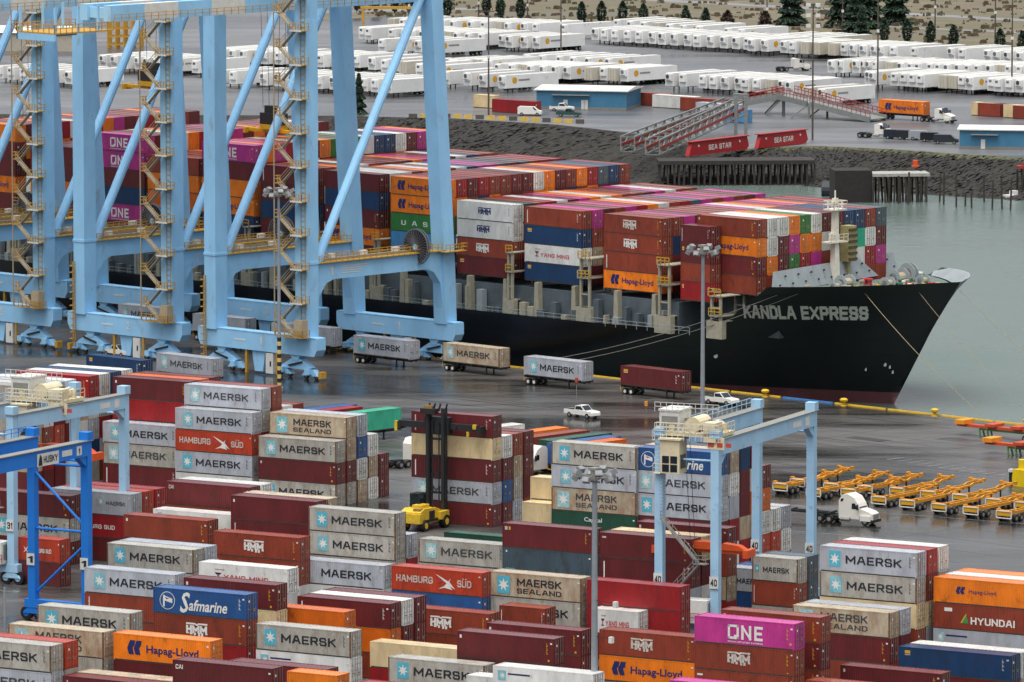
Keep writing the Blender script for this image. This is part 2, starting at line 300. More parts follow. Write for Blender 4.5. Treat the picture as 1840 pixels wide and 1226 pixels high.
for k in range(40):
    u = -960 + k * 10.4; mi = 1 if abs(u + 5 - BLUE_U) < 5.2 else 0
    g.prism([(QV - 0.5, 0.0), (QV - 0.18, 0.0), (QV - 0.22, 0.22), (QV - 0.46, 0.22)], 'x', u, u + 9.9, mi)
o = g.build('bull_rail', [mat('safety_yellow', 'c9a21c', 0.5, rust=0.3), mat('rail_blue', '2c6fa8', 0.5)]); o.rotation_euler = (0, 0, QY.rz)
tag(o, 'long yellow kerb rail along the edge of the wet quay with one blue length', 'kerb rail')
def bollard(px, py, lab):
    t = thing('bollard', lab, 'bollard', QY.w(QY.uv(at(px, py, 0.3))[0], QV - 1.0), QY.rz, 'yellow bollards along the quay edge')
    m = MB(); m.lathe([(0.5, 0), (0.3, 0.12), (0.27, 0.5), (0.4, 0.6)], 12); m.build('post', mat('safety_yellow', 'c9a21c'), t)
    m = MB(); m.lathe([(0.4, 0.6), (0.6, 0.7), (0.62, 0.95), (0.4, 1.1), (0.1, 1.15)], 12); m.build('head', mat('safety_yellow', 'c9a21c'), t)
for px, py, lab in [(1394, 707, 'yellow mooring bollard nearest the right crane legs on the quay edge'), (1535, 723, 'yellow mooring bollard in front of the ship stem'), (1680, 744, 'yellow mooring bollard beside open water right of the ship'), (1830, 765, 'yellow mooring bollard at the right end of the kerb rail'), (1250, 688, 'yellow mooring bollard behind the white pickup by the yard crane')]: bollard(px, py, lab)
g = MB(); g.prism([(0, 0), (3.2, 0), (3.2, 1.1), (2.2, 1.3), (2.0, 2.3), (0.2, 2.3), (0, 1.2)], 'y', -0.9, 0.9); g.tube((1.0, 0, 2.3), (1.0, 0, 3.6), 0.5, 10)
p = at(1826, 872); o = g.build('crane_stop', mat('bright_yellow', 'd8b80e', 0.45), loc=p, rz=QY.rz); tag(o, 'bright yellow steel crane stop block at the right edge of the quay', 'crane stop')
g = MB(); g.box(-0.22, 0.22, -0.22, 0.22, 0, 1.5); g.box(-0.3, 0.3, -0.3, 0.3, 1.5, 1.9, 1)
o = g.build('marker_post', [mat('black_rubber', '121212'), mat('white_paint', 'cfcfca')], loc=at(1817, 868), rz=QY.rz); tag(o, 'short black marker post with white cap beside the yellow stop block', 'marker post')

# ------------------------------------------------------------------ shipping containers
CW, CH = 2.438, 2.896
PAL = {  # code: (colour, words, rust, flat side)
 'g': ('a8a59c', 'weathered grey', .5), 'G': ('a7abb2', 'pale grey', .18), 's': ('b3a68f', 'rust-stained beige', .85), 'b': ('cdb88e', 'sand', .12), 'm': ('611d1f', 'maroon', .2),
 'n': ('843622', 'brown', .22), 'r': ('8f141a', 'red', .15), 'h': ('a8361b', 'orange-red', .3), 'o': ('df7610', 'orange', .12), 'O': ('c65e0a', 'dark orange', .22), 'p': ('b03080', 'magenta', .08),
 'v': ('12365c', 'navy', .2), 'B': ('204d84', 'blue', .2), 'w': ('cfcfca', 'white', .15), 'e': ('1c4a39', 'dark green', .2), 't': ('35a07f', 'teal', .1), 'd': ('43545e', 'slate', .35), 'l': ('4486b4', 'light blue', .1), 'k': ('2f7032', 'green', .1)}
def paint(c):
    h, wds, ru = PAL[c]; st = {'g': '7d6c58', 's': '8a5f3c', 'G': '80766a', 'w': '9a8e7e', 'b': 'a3875f'}.get(c, '3a2018')
    return mat('paint_' + wds.replace(' ', '_').replace('-', '_'), h, 0.5, var=0.24, scale=0.6, rust=ru + .12, jitter=0.13, streak=True, stain=st)
def roofpaint(c):
    h, wds, ru = PAL[c]; st = {'g': '6b5138', 's': '7a4f2c', 'G': '75624c', 'w': '8a7a66', 'b': '8a6d48'}.get(c, '3a2018')
    return mat('wet_roof_' + wds.replace(' ', '_').replace('-', '_'), h, 0.5, var=0.2, scale=0.5, rust=ru * 0.6, jitter=0.12, stain=st, spec=0.5, coat=0.7)
DARK, WHITE, SKYB, NAVY, REDL, YEL, GRN, ROD = (mat('letter_dark', '1b1f26'), mat('letter_white', 'd8d6d0'), mat('star_blue', '4fa6bb'), mat('letter_navy', '15235a'), mat('letter_red', 'b03038'), mat('mark_yellow', 'd09a1c'), mat('logo_green', '2d8a4a'), mat('lock_rod', '7d7872', 0.5, 0.2))
LM = [None, DARK, WHITE, SKYB, NAVY, REDL, YEL, GRN, mat('star_blue_worn', '74b2bd', var=.25), mat('star_blue_faded', '93bcc0', var=.3, scale=2.0), mat('letter_dark_worn', '34383e', var=.4, scale=2.5, rust=.4, stain='8a8880'), mat('letter_white_worn', 'bfb9b0', var=.3, scale=2.0, rust=.3, stain='6a4a40'), mat('sill_shade_rust', '3a322c', .8, var=.4, scale=1.5), mat('post_rust', '6e5138', .8, var=.5, scale=2.0)]  # dark sill tone paints in the shaded gaps between tiers, besides rusty edges
SEAM = mat('door_gap', '15110f')
def star(n, cx, cz, r, k=0.42): return [(cx + (r if i % 2 == 0 else r*k) * math.sin(math.pi*i/n), cz + (r if i % 2 == 0 else r*k) * math.cos(math.pi*i/n)) for i in range(2*n)]
def decorate(m, st, L, H, var=0):
    y = -CW/2 - 0.012; ox, oz = (0, .012, -.012)[var], (0, -.015, .012)[var]; fade = {3: (3, 8, 9)[var], 1: (1, 1, 10)[var], 2: (2, 2, 11)[var]}
    X = lambda f: -L/2 + (f + ox*(0.08 < f < .92))*L
    Z = lambda f: (f + oz*(.06 < f < .9))*H
    def poly(pts, mi, dy=0.0): n = len(pts); cx = sum(p[0] for p in pts)/n; cz = sum(p[1] for p in pts)/n; m.add([(cx, y-dy, cz)] + [(a, y-dy, c) for a, c in pts], [(0, i+1, (i+1) % n + 1) for i in range(n)], mi)
    def rect(f0, f1, z0, z1, mi, dy=0.0): mi = fade.get(mi, mi); poly([(X(f0), Z(z0)), (X(f1), Z(z0)), (X(f1), Z(z1)), (X(f0), Z(z1))], mi, dy)
    def txt(t, f0, f1, z0, z1, mi, bold=0.012, shear=0.0): mi = fade.get(mi, mi); m.text(t, X(f0), X(f1), Z(z0), Z(z1), y, mi, bold, shear)
    def starpanel(f0, f1, z0, z1):
        rect(f0, f1, z0, z1, 3); c = (X((f0+f1)/2), Z((z0+z1)/2)); r = min((f1-f0)*L, (z1-z0)*H)*0.46
        poly(star(7, c[0], c[1], r), 2, 0.006)
    def marks(col=2, left=True, right=True):
        if right:
            for k in range(9): rect(0.925, 0.925 + 0.006 + 0.012*((k*7) % 3)/2, 0.80 - k*0.05, 0.825 - k*0.05, col)
    if st == 'maersk': starpanel(.095, .215, .22, .84); txt('MAERSK', .265, .85, .37, .69, 1); marks(1)
    elif st == 'maersknostar': txt('MAERSK', .27, .85, .37, .69, 1)
    elif st == 'maersks': starpanel(.07, .16, .38, .66); txt('MAERSK', .24, .82, .38, .60, 1)
    elif st == 'maersksr': starpanel(.62, .66, .45, .68); txt('MAERSK', .7, .93, .45, .62, 1, .004)
    elif st == 'sealand': starpanel(.085, .225, .14, .86); txt('MAERSK', .30, .79, .50, .80, 1); txt('SEALAND', .30, .79, .20, .40, 1, 0.0)
    elif st in ('hmm', 'hmmblue'):
        mi = 2 if st == 'hmm' else 4; a, c, z0, z1 = (.345, .575, .26, .76) if st == 'hmm' else (.37, .60, .34, .74); W_ = c - a; zz = z1 - z0
        rect(a, a+W_*.42, z1-zz*.13, z1, mi); rect(c-W_*.42, c, z1-zz*.13, z1, mi); poly([(X(a+W_*.42), Z(z1)), (X(a+W_*.42), Z(z1-zz*.13)), (X(a+W_*.5), Z(z1-zz*.22)), (X(c-W_*.42), Z(z1-zz*.13)), (X(c-W_*.42), Z(z1)), (X(a+W_*.5), Z(z1-zz*.09))], mi)
        txt('HMM', a, c, z0+zz*.22, z1-zz*.19, mi, .16)
        for f0, f1, d_ in ((.0, .13, .16), (.17, .30, .10), (.36, .46, .06), (.56, .66, .0), (.70, .80, .0), (.90, 1.0, .14)): rect(a+W_*f0, a+W_*f1, z0+zz*d_, z0+zz*.26, mi, .002)
        marks(6 if st == 'hmm' else 1)
        if st == 'hmm': rect(.93, .945, .10, .14, 6)
    elif st in ('hapag', 'hapags'):
        a, c, z0, z1 = (.135, .275, .28, .80) if st == 'hapag' else (.23, .32, .42, .70); w_ = c - a
        for k in (0, 1):
            f = a + k*w_*.48
            poly([(X(f+w_*.18), Z(z1)), (X(f+w_*.56), Z(z1)), (X(f+w_*.50), Z((z0+z1)/2+.06)), (X(f+w_*.36), Z((z0+z1)/2)), (X(f+w_*.48), Z(z0)), (X(f+w_*.10), Z(z0)), (X(f-w_*.03), Z((z0+z1)/2-.04))], 4)
        if st == 'hapag': txt('Hapag-Lloyd', .33, .87, .28, .66, 4, .022)
        else: txt('Hapag-Lloyd', .36, .64, .42, .62, 4, .006)
    elif st == 'hamburg':
        txt('HAMBURG', .055, .475, .38, .66, 2, .012); txt('SUD', .74, .90, .34, .62, 2, .012); rect(.80, .815, .66, .70, 2); rect(.83, .845, .66, .70, 2)
        poly([(X(.50), Z(.80)), (X(.55), Z(.72)), (X(.66), Z(.50)), (X(.72), Z(.22)), (X(.67), Z(.33)), (X(.58), Z(.58))], 2); poly([(X(.53), Z(.20)), (X(.60), Z(.34)), (X(.67), Z(.66)), (X(.645), Z(.44)), (X(.69), Z(.20)), (X(.60), Z(.27))], 2, .004); poly([(X(.515), Z(.70)), (X(.58), Z(.52)), (X(.535), Z(.42))], 5)
    elif st == 'hamburgs': txt('HAMBURG SUD', .30, .80, .40, .58, 2, .006); poly([(X(.12), Z(.66)), (X(.24), Z(.38)), (X(.17), Z(.46))], 2); poly([(X(.12), Z(.36)), (X(.24), Z(.68)), (X(.19), Z(.46))], 2)
    elif st == 'yangming':
        poly([(X(.19), Z(.62)), (X(.27), Z(.62)), (X(.25), Z(.54)), (X(.21), Z(.54))], 4); rect(.22, .24, .34, .54, 5); rect(.20, .26, .34, .38, 4); txt('YANG MING', .29, .80, .34, .56, 5, .01); txt('YANG MING', .19, .30, .72, .77, 5)
    elif st == 'one':
        a, c, z0, z1 = .325, .435, .26, .80; t = .022; tz = .09
        rect(a, c, z1-tz, z1, 2); rect(a, c, z0, z0+tz, 2); rect(a, a+t, z0, z1, 2); rect(c-t, c, z0, z1, 2); rect(c-t*2.2, c-t, z0+tz, z0+tz*1.8, 2)
        txt('N', .455, .565, z0, z1, 2, .03); txt('E', .59, .675, z0, z1, 2, .03); txt('OCEAN NETWORK EXPRESS', .325, .675, .13, .19, 2, .004); marks(6); rect(.955, .975, .2, .28, 6)
    elif st == 'safmarine':
        c = (X(.155), Z(.52)); poly([(c[0]+1.0*math.sin(k*math.pi/14), c[1]+1.0*math.cos(k*math.pi/14)) for k in range(28)], 2); poly([(c[0]+.93*math.sin(k*math.pi/14), c[1]+.93*math.cos(k*math.pi/14)) for k in range(28)], 0, .004)
        poly([(c[0]-.55, c[1]+.6), (c[0]-.35, c[1]+.6), (c[0]-.35, c[1]-.7), (c[0]-.55, c[1]-.7)], 2, .008); poly([(c[0]-.35, c[1]+.5), (c[0]+.65, c[1]+.25), (c[0]+.65, c[1]-.25), (c[0]-.35, c[1]-.02)], 2, .008); poly([(c[0]-.35, c[1]+.38), (c[0]+.3, c[1]+.24), (c[0]-.1, c[1]+.12)], 5, .012)
        txt('S', .29, .40, .10, .90, 2, .02, .25); txt('afmarine', .385, .80, .20, .64, 2, .02, .25); marks(2)
    elif st == 'uasc': txt('U  A  S  C', .18, .86, .38, .64, 2, .015)
    elif st == 'hyundai':
        poly([(X(.27), Z(.30)), (X(.345), Z(.30)), (X(.325), Z(.64))], 7); poly([(X(.265), Z(.30)), (X(.28), Z(.30)), (X(.33), Z(.66)), (X(.318), Z(.66))], 6, .004); txt('HYUNDAI', .37, .82, .28, .56, 2, .03); rect(.10, .18, .72, .86, 2)
    elif st == 'capital': txt('Capital', .39, .60, .56, .80, 2, .01)
    elif st == 'cai': txt('CAI', .03, .105, .68, .84, 2, .03)
    elif st == 'tex': rect(.03, .06, .72, .86, 2); rect(.06, .085, .72, .86, 4); rect(.085, .105, .72, .86, 6); marks(6)
    elif st == 'mk': rect(.045, .058, .14, .84, 2); marks(2)
    elif st == 'mkt': rect(.03, .085, .77, .84, 2); marks(6); rect(.93, .945, .10, .15, 6)
    elif st == 'mky': rect(.03, .05, .74, .86, 2); marks(6); rect(.94, .958, .12, .2, 6)
    elif st == 'lbl': rect(.055, .115, .74, .86, 6); rect(.055, .115, .68, .71, 2); marks(2)
    elif st == 'faded': rect(.04, .055, .82, .9, 2); rect(.04, .14, .14, .17, 3)
    elif st == 'reeferm': starpanel(.05, .12, .5, .86); rect(.14, .36, .72, .78, 4)
    if st not in ('', 'reefer'): rect(.965, .985, .78, .84, 2)
FLAT = {'yangming', 'hmmblue', 'reefer', 'reeferm', 'starreefer'}
_cm = {}
def cont_meshes(st, L, flat, var=0):
    k = (st, L, flat, var)
    if k in _cm: return _cm[k]
    H = CH; W = CW; b = MB(); p = 0.14
    for sx in (-1, 1):                                                 # corner posts, rails, castings
        for sy in (-1, 1): b.box(sx*L/2 - (p if sx > 0 else 0), sx*L/2 + (p if sx < 0 else 0), sy*W/2 - (p if sy > 0 else 0), sy*W/2 + (p if sy < 0 else 0), 0.03, H, 13); b.box(sx*L/2 - (.17 if sx > 0 else -.004), sx*L/2 + (.17 if sx < 0 else .004), sy*W/2 - (.17 if sy > 0 else -.004), sy*W/2 + (.17 if sy < 0 else .004), 0, .12, 12); b.box(sx*L/2 - (.17 if sx > 0 else -.004), sx*L/2 + (.17 if sx < 0 else .004), sy*W/2 - (.17 if sy > 0 else -.004), sy*W/2 + (.17 if sy < 0 else .004), H - .11, H - .002, 12)
    for sy in (-1, 1):
        y0, y1 = sy*W/2 - (0.1 if sy > 0 else 0), sy*W/2 + (0.1 if sy < 0 else 0)
        b.box(-L/2 + p, L/2 - p, y0 - .002*sy, y1 - .002*sy, .02, 0.15, 12); b.box(-L/2 + p, L/2 - p, y0, y1, H - 0.1, H - 0.004)
        n = int((L - 2*p) / 0.28); st_ = (L - 2*p) / n; V = []; F = []
        for i in range(n):
            x = -L/2 + p + i*st_; o = W/2 - 0.004; q = W/2 - (0.04 if not flat else 0.008)
            for xx, dd in ((x, q), (x + st_*.25, q), (x + st_*.37, o), (x + st_*.87, o)): V += [(xx, sy*dd, .16), (xx, sy*dd, H - .1)]
        V += [(L/2 - p, sy*q, .16), (L/2 - p, sy*q, H - .1)]
        for i in range(len(V)//2 - 1): F.append((2*i, 2*i+2, 2*i+3, 2*i+1))
        b.add(V, F)
    b.box(-L/2 + 0.02, -L/2 + 0.06, -W/2 + p, W/2 - p, 0.05, H - .05); b.box(-L/2 + p, L/2 - p, -W/2 + .1, W/2 - .1, 0.02, 0.1)
    b.box(L/2 - 0.12, L/2 - 0.01, -W/2 + p, W/2 - p, 0, 0.15); b.box(L/2 - 0.12, L/2 - 0.01, -W/2 + p, W/2 - p, H - 0.14, H - .004)
    decorate(b, st, L, H, var)
    body = b.mesh('container_body', [paint('m')] + LM[1:])
    r = MB(); V = []; F = []; n = int((L - .3) / 0.5) if not flat else 2; s_ = (L - .3) / n
    for i in range(n):
        x = -L/2 + .15 + i*s_
        for xx, zz in ((x, H - .045), (x + s_*.3, H - .045), (x + s_*.4, H - .02), (x + s_*.9, H - .02)): V += [(xx, -W/2 + .1, zz), (xx, W/2 - .1, zz)]
    V += [(L/2 - .15, -W/2 + .1, H - .045), (L/2 - .15, W/2 - .1, H - .045)]
    for i in range(len(V)//2 - 1): F.append((2*i, 2*i+2, 2*i+3, 2*i+1))
    r.add(V, F); r.box(-L/2 + 0.01, -L/2 + .15, -W/2 + .1, W/2 - .1, H - .05, H - .002); r.box(L/2 - .15, L/2 - .012, -W/2 + .1, W/2 - .1, H - .05, H - .002)
    r.box(-L/2 + .01, L/2 - .012, -W/2 + .004, -W/2 + .1, H - .004, H + .004); r.box(-L/2 + .01, L/2 - .012, W/2 - .1, W/2 - .004, H - .004, H + .004)
    roof = r.mesh('container_roof', [roofpaint('m')])
    d = MB(); w2 = (W - 2*p)/2 - 0.012
    d.box(-0.05, 0, -w2, 0, .16, H - .15, 0)
    for k in range(4): d.box(0, 0.02, -w2 + .06, -.06, .3 + k*.62, .62 + k*.62, 0)
    for f in (.25, .72): d.tube((.035, -w2*f, .12), (.035, -w2*f, H - .1), .03, 5, 1)
    d.box(0.022, .05, -w2*.72 - .12, -w2*.25, 1.12, 1.2, 1); d.box(-.02, .004, 0.0, 0.012, .16, H - .15, 4); d2 = MB(); d2.v, d2.f, d2.m = list(d.v), list(d.f), list(d.m)
    d.box(.022, .03, -w2*.62, -w2*.36, 1.95, 2.2, 2); d2.box(.022, .03, -w2*.58, -w2*.44, .9, 1.05, 3)
    door = (d.mesh('container_door', [paint('m'), ROD, WHITE, YEL, SEAM]), d2.mesh('container_door', [paint('m'), ROD, WHITE, YEL, SEAM]))
    _cm[k] = (body, roof, door); return _cm[k]
LENS = {20: 6.058, 40: 12.192, 45: 13.716}
WORDS = {'maersk': 'black letters and star panel', 'maersknostar': 'plain black letters', 'maersks': 'small black letters', 'maersksr': 'small letters on its right half', 'sealand': 'two lines of letters', 'hmm': 'white block letters', 'hmmblue': 'navy block letters', 'hapag': 'large navy letters', 'hapags': 'small navy letters',
 'hamburg': 'white flag and serif letters', 'hamburgs': 'small white flag', 'yangming': 'red letters', 'one': 'big white letters', 'safmarine': 'white script', 'uasc': 'four white letters', 'hyundai': 'white letters and green triangle', 'capital': 'one pale word', 'cai': 'three white letters', 'tex': 'striped corner label',
 'mk': 'white upright mark', 'mkt': 'small white label', 'mky': 'yellow corner dots', 'lbl': 'yellow label', 'faded': 'faded marks', 'reeferm': 'small blue star', 'reefer': 'smooth sides', '': ''}
ORD = ['topmost', 'second from top', 'third down', 'fourth down', 'fifth down', 'sixth down']
NTH = ['first', 'second', 'third', 'fourth', 'fifth', 'sixth', 'seventh', 'eighth', 'ninth', 'tenth', 'eleventh', 'twelfth', 'thirteenth', 'fourteenth', 'fifteenth', 'sixteenth', 'seventeenth']
FILL = []; CI = [0]
MASS = {1,2,4,5,6,8,10,12,14,15,16,17,18,20,22,24,27,35,36,37,38,39,77,78,88,91,92,93,94,95,96,97,98,99,100,101,117,119,123,126,131,133,135,141,144,148,156,159,166,175,177,179,183,200,221,230,240,242,249,250,251,253,255,262,263,275,276,277,282,303,308,314,315,317,318,319,321,322,323,324,330,334,335,341,343,344,345,346,352,371,373,374,376,377,379,380,382,383}
def container(code, fr, u, v, z, size, label, group, turn=0.0):
    CI[0] += 1
    if CI[0] in MASS: FILL.append((fr, u, v, z, LENS[size], code[0])); return None
    c, _, st = code.partition('.'); L = LENS[size]; flat = st in FLAT
    bm_, rm_, dm_ = cont_meshes(st, L, flat, (CI[0] * 7 % 3) if st else 0)
    rz = fr.rz + turn
    o = bpy.data.objects.new('shipping_container', bm_); COL.objects.link(o); o.location = fr.w(u, v, z); o.rotation_euler = (0, 0, rz)
    tag(o, label, 'container', group); o['ci'] = CI[0]
    def slot(ob, m): ob.material_slots[0].link = 'OBJECT'; ob.material_slots[0].material = m
    o.material_slots[13].link = 'OBJECT'; o.material_slots[13].material = LM[13] if c in 'gs' else paint(c)
    slot(o, paint(c)); r = bpy.data.objects.new('roof', rm_); COL.objects.link(r); r.parent = o; slot(r, roofpaint(c))
    for s in (1, -1):
        d = bpy.data.objects.new('door', dm_[0 if s > 0 else 1]); COL.objects.link(d); d.parent = o; d.location = (L/2 - 0.012, 0, 0); d.scale = (1, s, 1); slot(d, paint(c))
    return o
def clabel(code, ti, where):
    c, _, st = code.partition('.'); s = WORDS.get(st, ''); a = PAL[c][1]
    l1 = f"{a} container" + (f" with {s}" if s else '') + f", {ORD[ti]} {where}"
    return l1 if len(l1.split()) <= 16 else f"{a} container, {ORD[ti]} {where}"
STK = []
def stack(where, px, py, n, size, codes, rows=(), fr=None, v=None, du=0.0, grp='containers stacked in the yard'):
    fr = fr or YD; L = LENS[size]; z = n*CH
    P = at(px, py, z); u0, v0 = fr.uv(P)
    if v is not None: v0 = v; u0 = fr.u_at(px, py, v0)[0]
    u0 += du
    STK.append((where, u0, v0, L, n))
    for k, (nn, cs) in enumerate([(n, codes)] + list(rows)):
        vv = v0 + k*2.75 + CW/2; cl = cs.split()
        wh = f"in {where}" if k == 0 else f"{NTH[k-1]} row behind {where}"
        for t, code in enumerate(cl):
            if nn - t - 1 >= 0: container(code, fr, u0 + L/2, vv, (nn - t - 1)*CH, size, clabel(code, t, wh), grp)
        for t in range(len(cl), nn): FILL.append((fr, u0 + L/2, vv, (nn - t - 1)*CH, L, rnd.choice('mmngGwr')))
# ---- the yard stacks, far block to near block
S = stack
S('stack behind the pale blue crane trolley', -78, 686, 5, 40, 'g.maersk g. s. s.', [(5, 'w. w. n. r.'), (5, 'G. m. h. m.'), (5, 'w. g. m. w.'), (4, 's. w.'), (5, 'r.mkt w. G. v.'), (5, 'w. g.'), (5, 'v.'), (5, 'w. n.')])
S('stack under the parked navy trailer', 203, 677, 5, 40, 'm.mky r.', [(5, 'O.'), (5, 'm.')])
S('stack beside the striped light pole', 331, 690.2, 5, 40, 'G.maersk g.', [(5, 'n. n.'), (4, 'w. m.'), (4, 'n. n.')])
S('stack with orange-red container second', 314.7, 732.6, 4, 40, 'G.maersk h.hamburg G.maersk')
S('stack behind the left pale blue leg', 184.5, 757, 3, 40, 'G.maersk g.maersk m.mk')
S('stack before the teal trailer', 463.6, 783.6, 3, 40, 'g.maersk m.mky g.maersk', [(4, 's.sealand s. m. g.'), (4, 'G. B. w. s.'), (3, 'w. s. w.'), (2, 'm. m.')])
S('stack behind the yellow handler', 739.2, 738.4, 5, 40, 'm.mk b. m.mk G.maersk m.mky', [(4, 'w. m. B. m.'), (4, 'n. s. g. G.'), (4, 'm. m. m. n.')])
S('stack of sand boxes, taller', 953, 856.7, 3, 20, 'b.'); S('stack of sand boxes, lower', 938, 901.7, 2, 20, 'b.')
S('stack behind the near light pole head', 990.9, 793.3, 5, 40, 'g.maersk G.maersk s.sealand e.capital')
S('stack behind the yard crane cab', 1138.9, 803, 5, 40, 'B.safmarine G.maersk G.maersk m.', [(5, 's. w. G. r.'), (5, 'v. m. m. s.'), (5, 'm. w. O. s. m.'), (4, 'm. O. w. h.'), (2, 'w. h.'), (2, 'G. w.')])
S('long stack left of blue portal', -20, 880, 3, 40, 'm.mky g.maersk m.')
S('stack inside the left portals', 90, 877, 3, 40, 'G.maersksr r.hamburgs m.', [(3, 'h. m.'), (3, 'r. m.')])
S('short stack at the bright blue legs', 33, 965, 2, 20, 'h.hamburgs m.')
S('stack with pink roof by white roof', 298.7, 864.5, 4, 40, 'm.cai n.', [(4, 'w.')])
S('low stack before the pink roof', 275, 914.2, 3, 40, 'w.reeferm n.')
S('stack behind brown block-letter stack', 414.5, 889.8, 4, 40, 'm.mky m.mk', [(4, 's.')])
S('stack right of number one leg', 222, 924, 3, 40, 'n.mky m.')
S('stack below that, left centre', 192, 975.5, 3, 40, 'g.maersk g.', [(3, 'G. g.')])
S('brown stack left of centre', 383.5, 954.2, 3, 40, 'n.hmm n.mk')
S('stack left of the yellow handler', 554.4, 910.7, 4, 40, 'g.maersk g.maersk', [(3, 'G. r.')])
S('stack in front of those two', 533, 1004.5, 2, 40, 'G.maersknostar', v=698.4)
S('stack before the yellow handler', 752.2, 967.5, 3, 40, 'g.maersk g.reeferm'); S('low stack at the handler wheels', 797.7, 956, 2, 40, 'e.capital')
S('wide stack right of the handler', 902.6, 939.6, 4, 40, 'm.tex d.faded m.')
S('stack beside the crane stairs', 1077.4, 956.3, 4, 40, 'm.mkt m.mk', [(4, 'b.')])
S('stack under the orange spreader', 1144, 937, 4, 40, 'm.mky n. s.')
S('white-letter stack left', 357.4, 1009.6, 3, 40, 'w.yangming w.reefer')
S('stack below the bright blue portal', 151.7, 1019.2, 4, 40, 'G.maersk n.mk n.')
S('stack behind the blue script container', 329.7, 1037.4, 4, 40, 'm.mky b.')
S('stack beneath white script', 275, 1054.5, 4, 40, 'B.safmarine n.hmm r.')
S('stack behind the low stained roofs', 66.9, 1087.2, 4, 40, 'g.maersk m.')
S('low stack with stained roof', 14.7, 1120.6, 4, 40, 's.sealand g.')
S('stack in the bottom left corner', -81, 1145, 4, 40, 'g.maersk G.maersk', [(4, 'h.')])
S('stack with the brightest orange', 203.9, 1136.9, 4, 40, 'o.hapag m.')
S('stack at the bottom edge', 310.1, 1185, 4, 40, 'm.cai n.')
S('short stack at the bottom edge', 515.5, 1206, 4, 20, 'o. n.')
S('stack behind short orange box', 411, 1187, 3, 40, 'm. n.')
S('front stack left of bottom centre', 459.8, 1120.5, 3, 40, 'g.maersk w.reeferm')
S('stack behind that grey pair', 452, 1092, 3, 40, 'O. O.', v=649.2)
S('three-roof stack', 534.3, 1070.9, 3, 40, 'm.mk O. n.', [(3, 'w. m.'), (3, 'm. m.')])
S('rusty stack at centre', 703.3, 1021.3, 3, 40, 'h.hamburg B.reeferm', v=682.5)
S('brown stack below rusty one', 714.7, 1089, 2, 40, 'n.hmm n.mkt')
S('rust-stained stack right of centre', 879.4, 1038.5, 3, 40, 's.sealand g.maersknostar', v=684.5)
S('red stack behind the front pole', 1054.6, 1056.6, 3, 40, 'r.reefer r.', v=684.5)
S('short box before the rust-stained stack', 897, 1082.3, 2, 20, 'n.mk n.', v=679.0)
S('short box below the red stack', 1064, 1093, 2, 20, 'w.yangming')
S('twin maroon stack, rear', 874.2, 1119, 2, 40, 'm.mky m.')
S('twin maroon stack, front', 821, 1134.5, 3, 40, 'm.mky m.', v=644.4)
S('sand stack behind grey letters', 664.8, 1152.4, 2, 40, 'b.reefer'); S('grey stack before the sand one', 697.4, 1173.6, 2, 40, 'g.maersk', v=640.6)
S('pale roof at the bottom edge', 885.6, 1195.6, 3, 40, 'w.reeferm'); 
S('brown stack right of the front pole', 1077, 1130.4, 2, 40, 'n.hmm o.hapag')
S('stack topped with magenta', 1247.9, 1106.1, 4, 40, 'p.one n.hmm n.mkt')
S('stack behind the magenta one', 1295.2, 1094.7, 4, 40, 'n.mky m.mky n.mky')
S('magenta roof at the bottom edge', 1203, 1222, 3, 40, 'p.')
S('stained stack right of magenta', 1424, 1087, 3, 40, 's.sealand m.mky', [(3, 'G. m.')])
S('tall grey stack at the right', 1473.4, 980.2, 5, 40, 'G.maersk g.maersk b.reefer n.', [(5, 'r. n. b.'), (5, 'w. g.')])
S('right-hand orange stack', 1677.8, 1036.6, 4, 40, 'o.hapags n.hyundai G.reeferm', [(4, 'w.'), (4, 'o.')])
S('long navy stack', 1615, 1161.4, 2, 45, 'v.lbl m.', [(2, 'w.')])
S('maroon roof at bottom right', 1510, 1195, 2, 40, 'm.mky m.'); S('brown roof at bottom right', 1448, 1222, 2, 40, 'n. m.')
S('short stack below the crane legs', 1351.3, 999, 3, 20, 'g.maersks n.mk', [(3, 'd. d.')])
S('short stack between the crane legs', 1303.2, 1018.6, 2, 20, 'G.maersks B.', [(2, 'B.')])
S('red roof at the bottom edge', 640, 1226, 2, 40, 'r. m.'); S('white roof at the bottom edge', 838, 1213, 2, 40, 'w.reefer m.')
S('maroon roof bottom left', 112, 1214, 3, 40, 'm.mk n.', [(3, 's.')])
# ------------------------------------------------------------------ the ship
SV = 793.0
def stem(z): return -690.0 + (z + 3) * 0.625 if z < 9 else -682.5 + (z - 9) * 0.74
def half(u, z):
    t = max(0.0, min(1.0, (z + 3) / 19.4)) ** 1.25
    u0 = -768 + t * 63; us = stem(z); p = 1.75 + t * 0.8
    if u <= u0: return 21.4
    x = min(1.0, (u - u0) / (us - u0)); return max(0.0, 21.4 * (1 - x ** p))
def ztop(u): return 7.6 if u < -712 else (7.6 + (u + 712) / 14.0 * 8.0 if u < -698 else 15.6 + (u + 698) / 21 * 0.8)
SHIP0 = (-760.0, SV, WZ)
ship = thing('container_ship', 'long black hulled container ship moored at the quay with its white name on the bow', 'ship', QY.w(*SHIP0), QY.rz)
SM = Matrix.Translation((-SHIP0[0], -SHIP0[1], -SHIP0[2]))
def smb(): m = MB(); m.M = SM; return m
m_hull = mat('hull_black', '0b0e14', 0.32, var=0.25, scale=0.12, rust=0.12, stain='2a1712', spec=0.4)
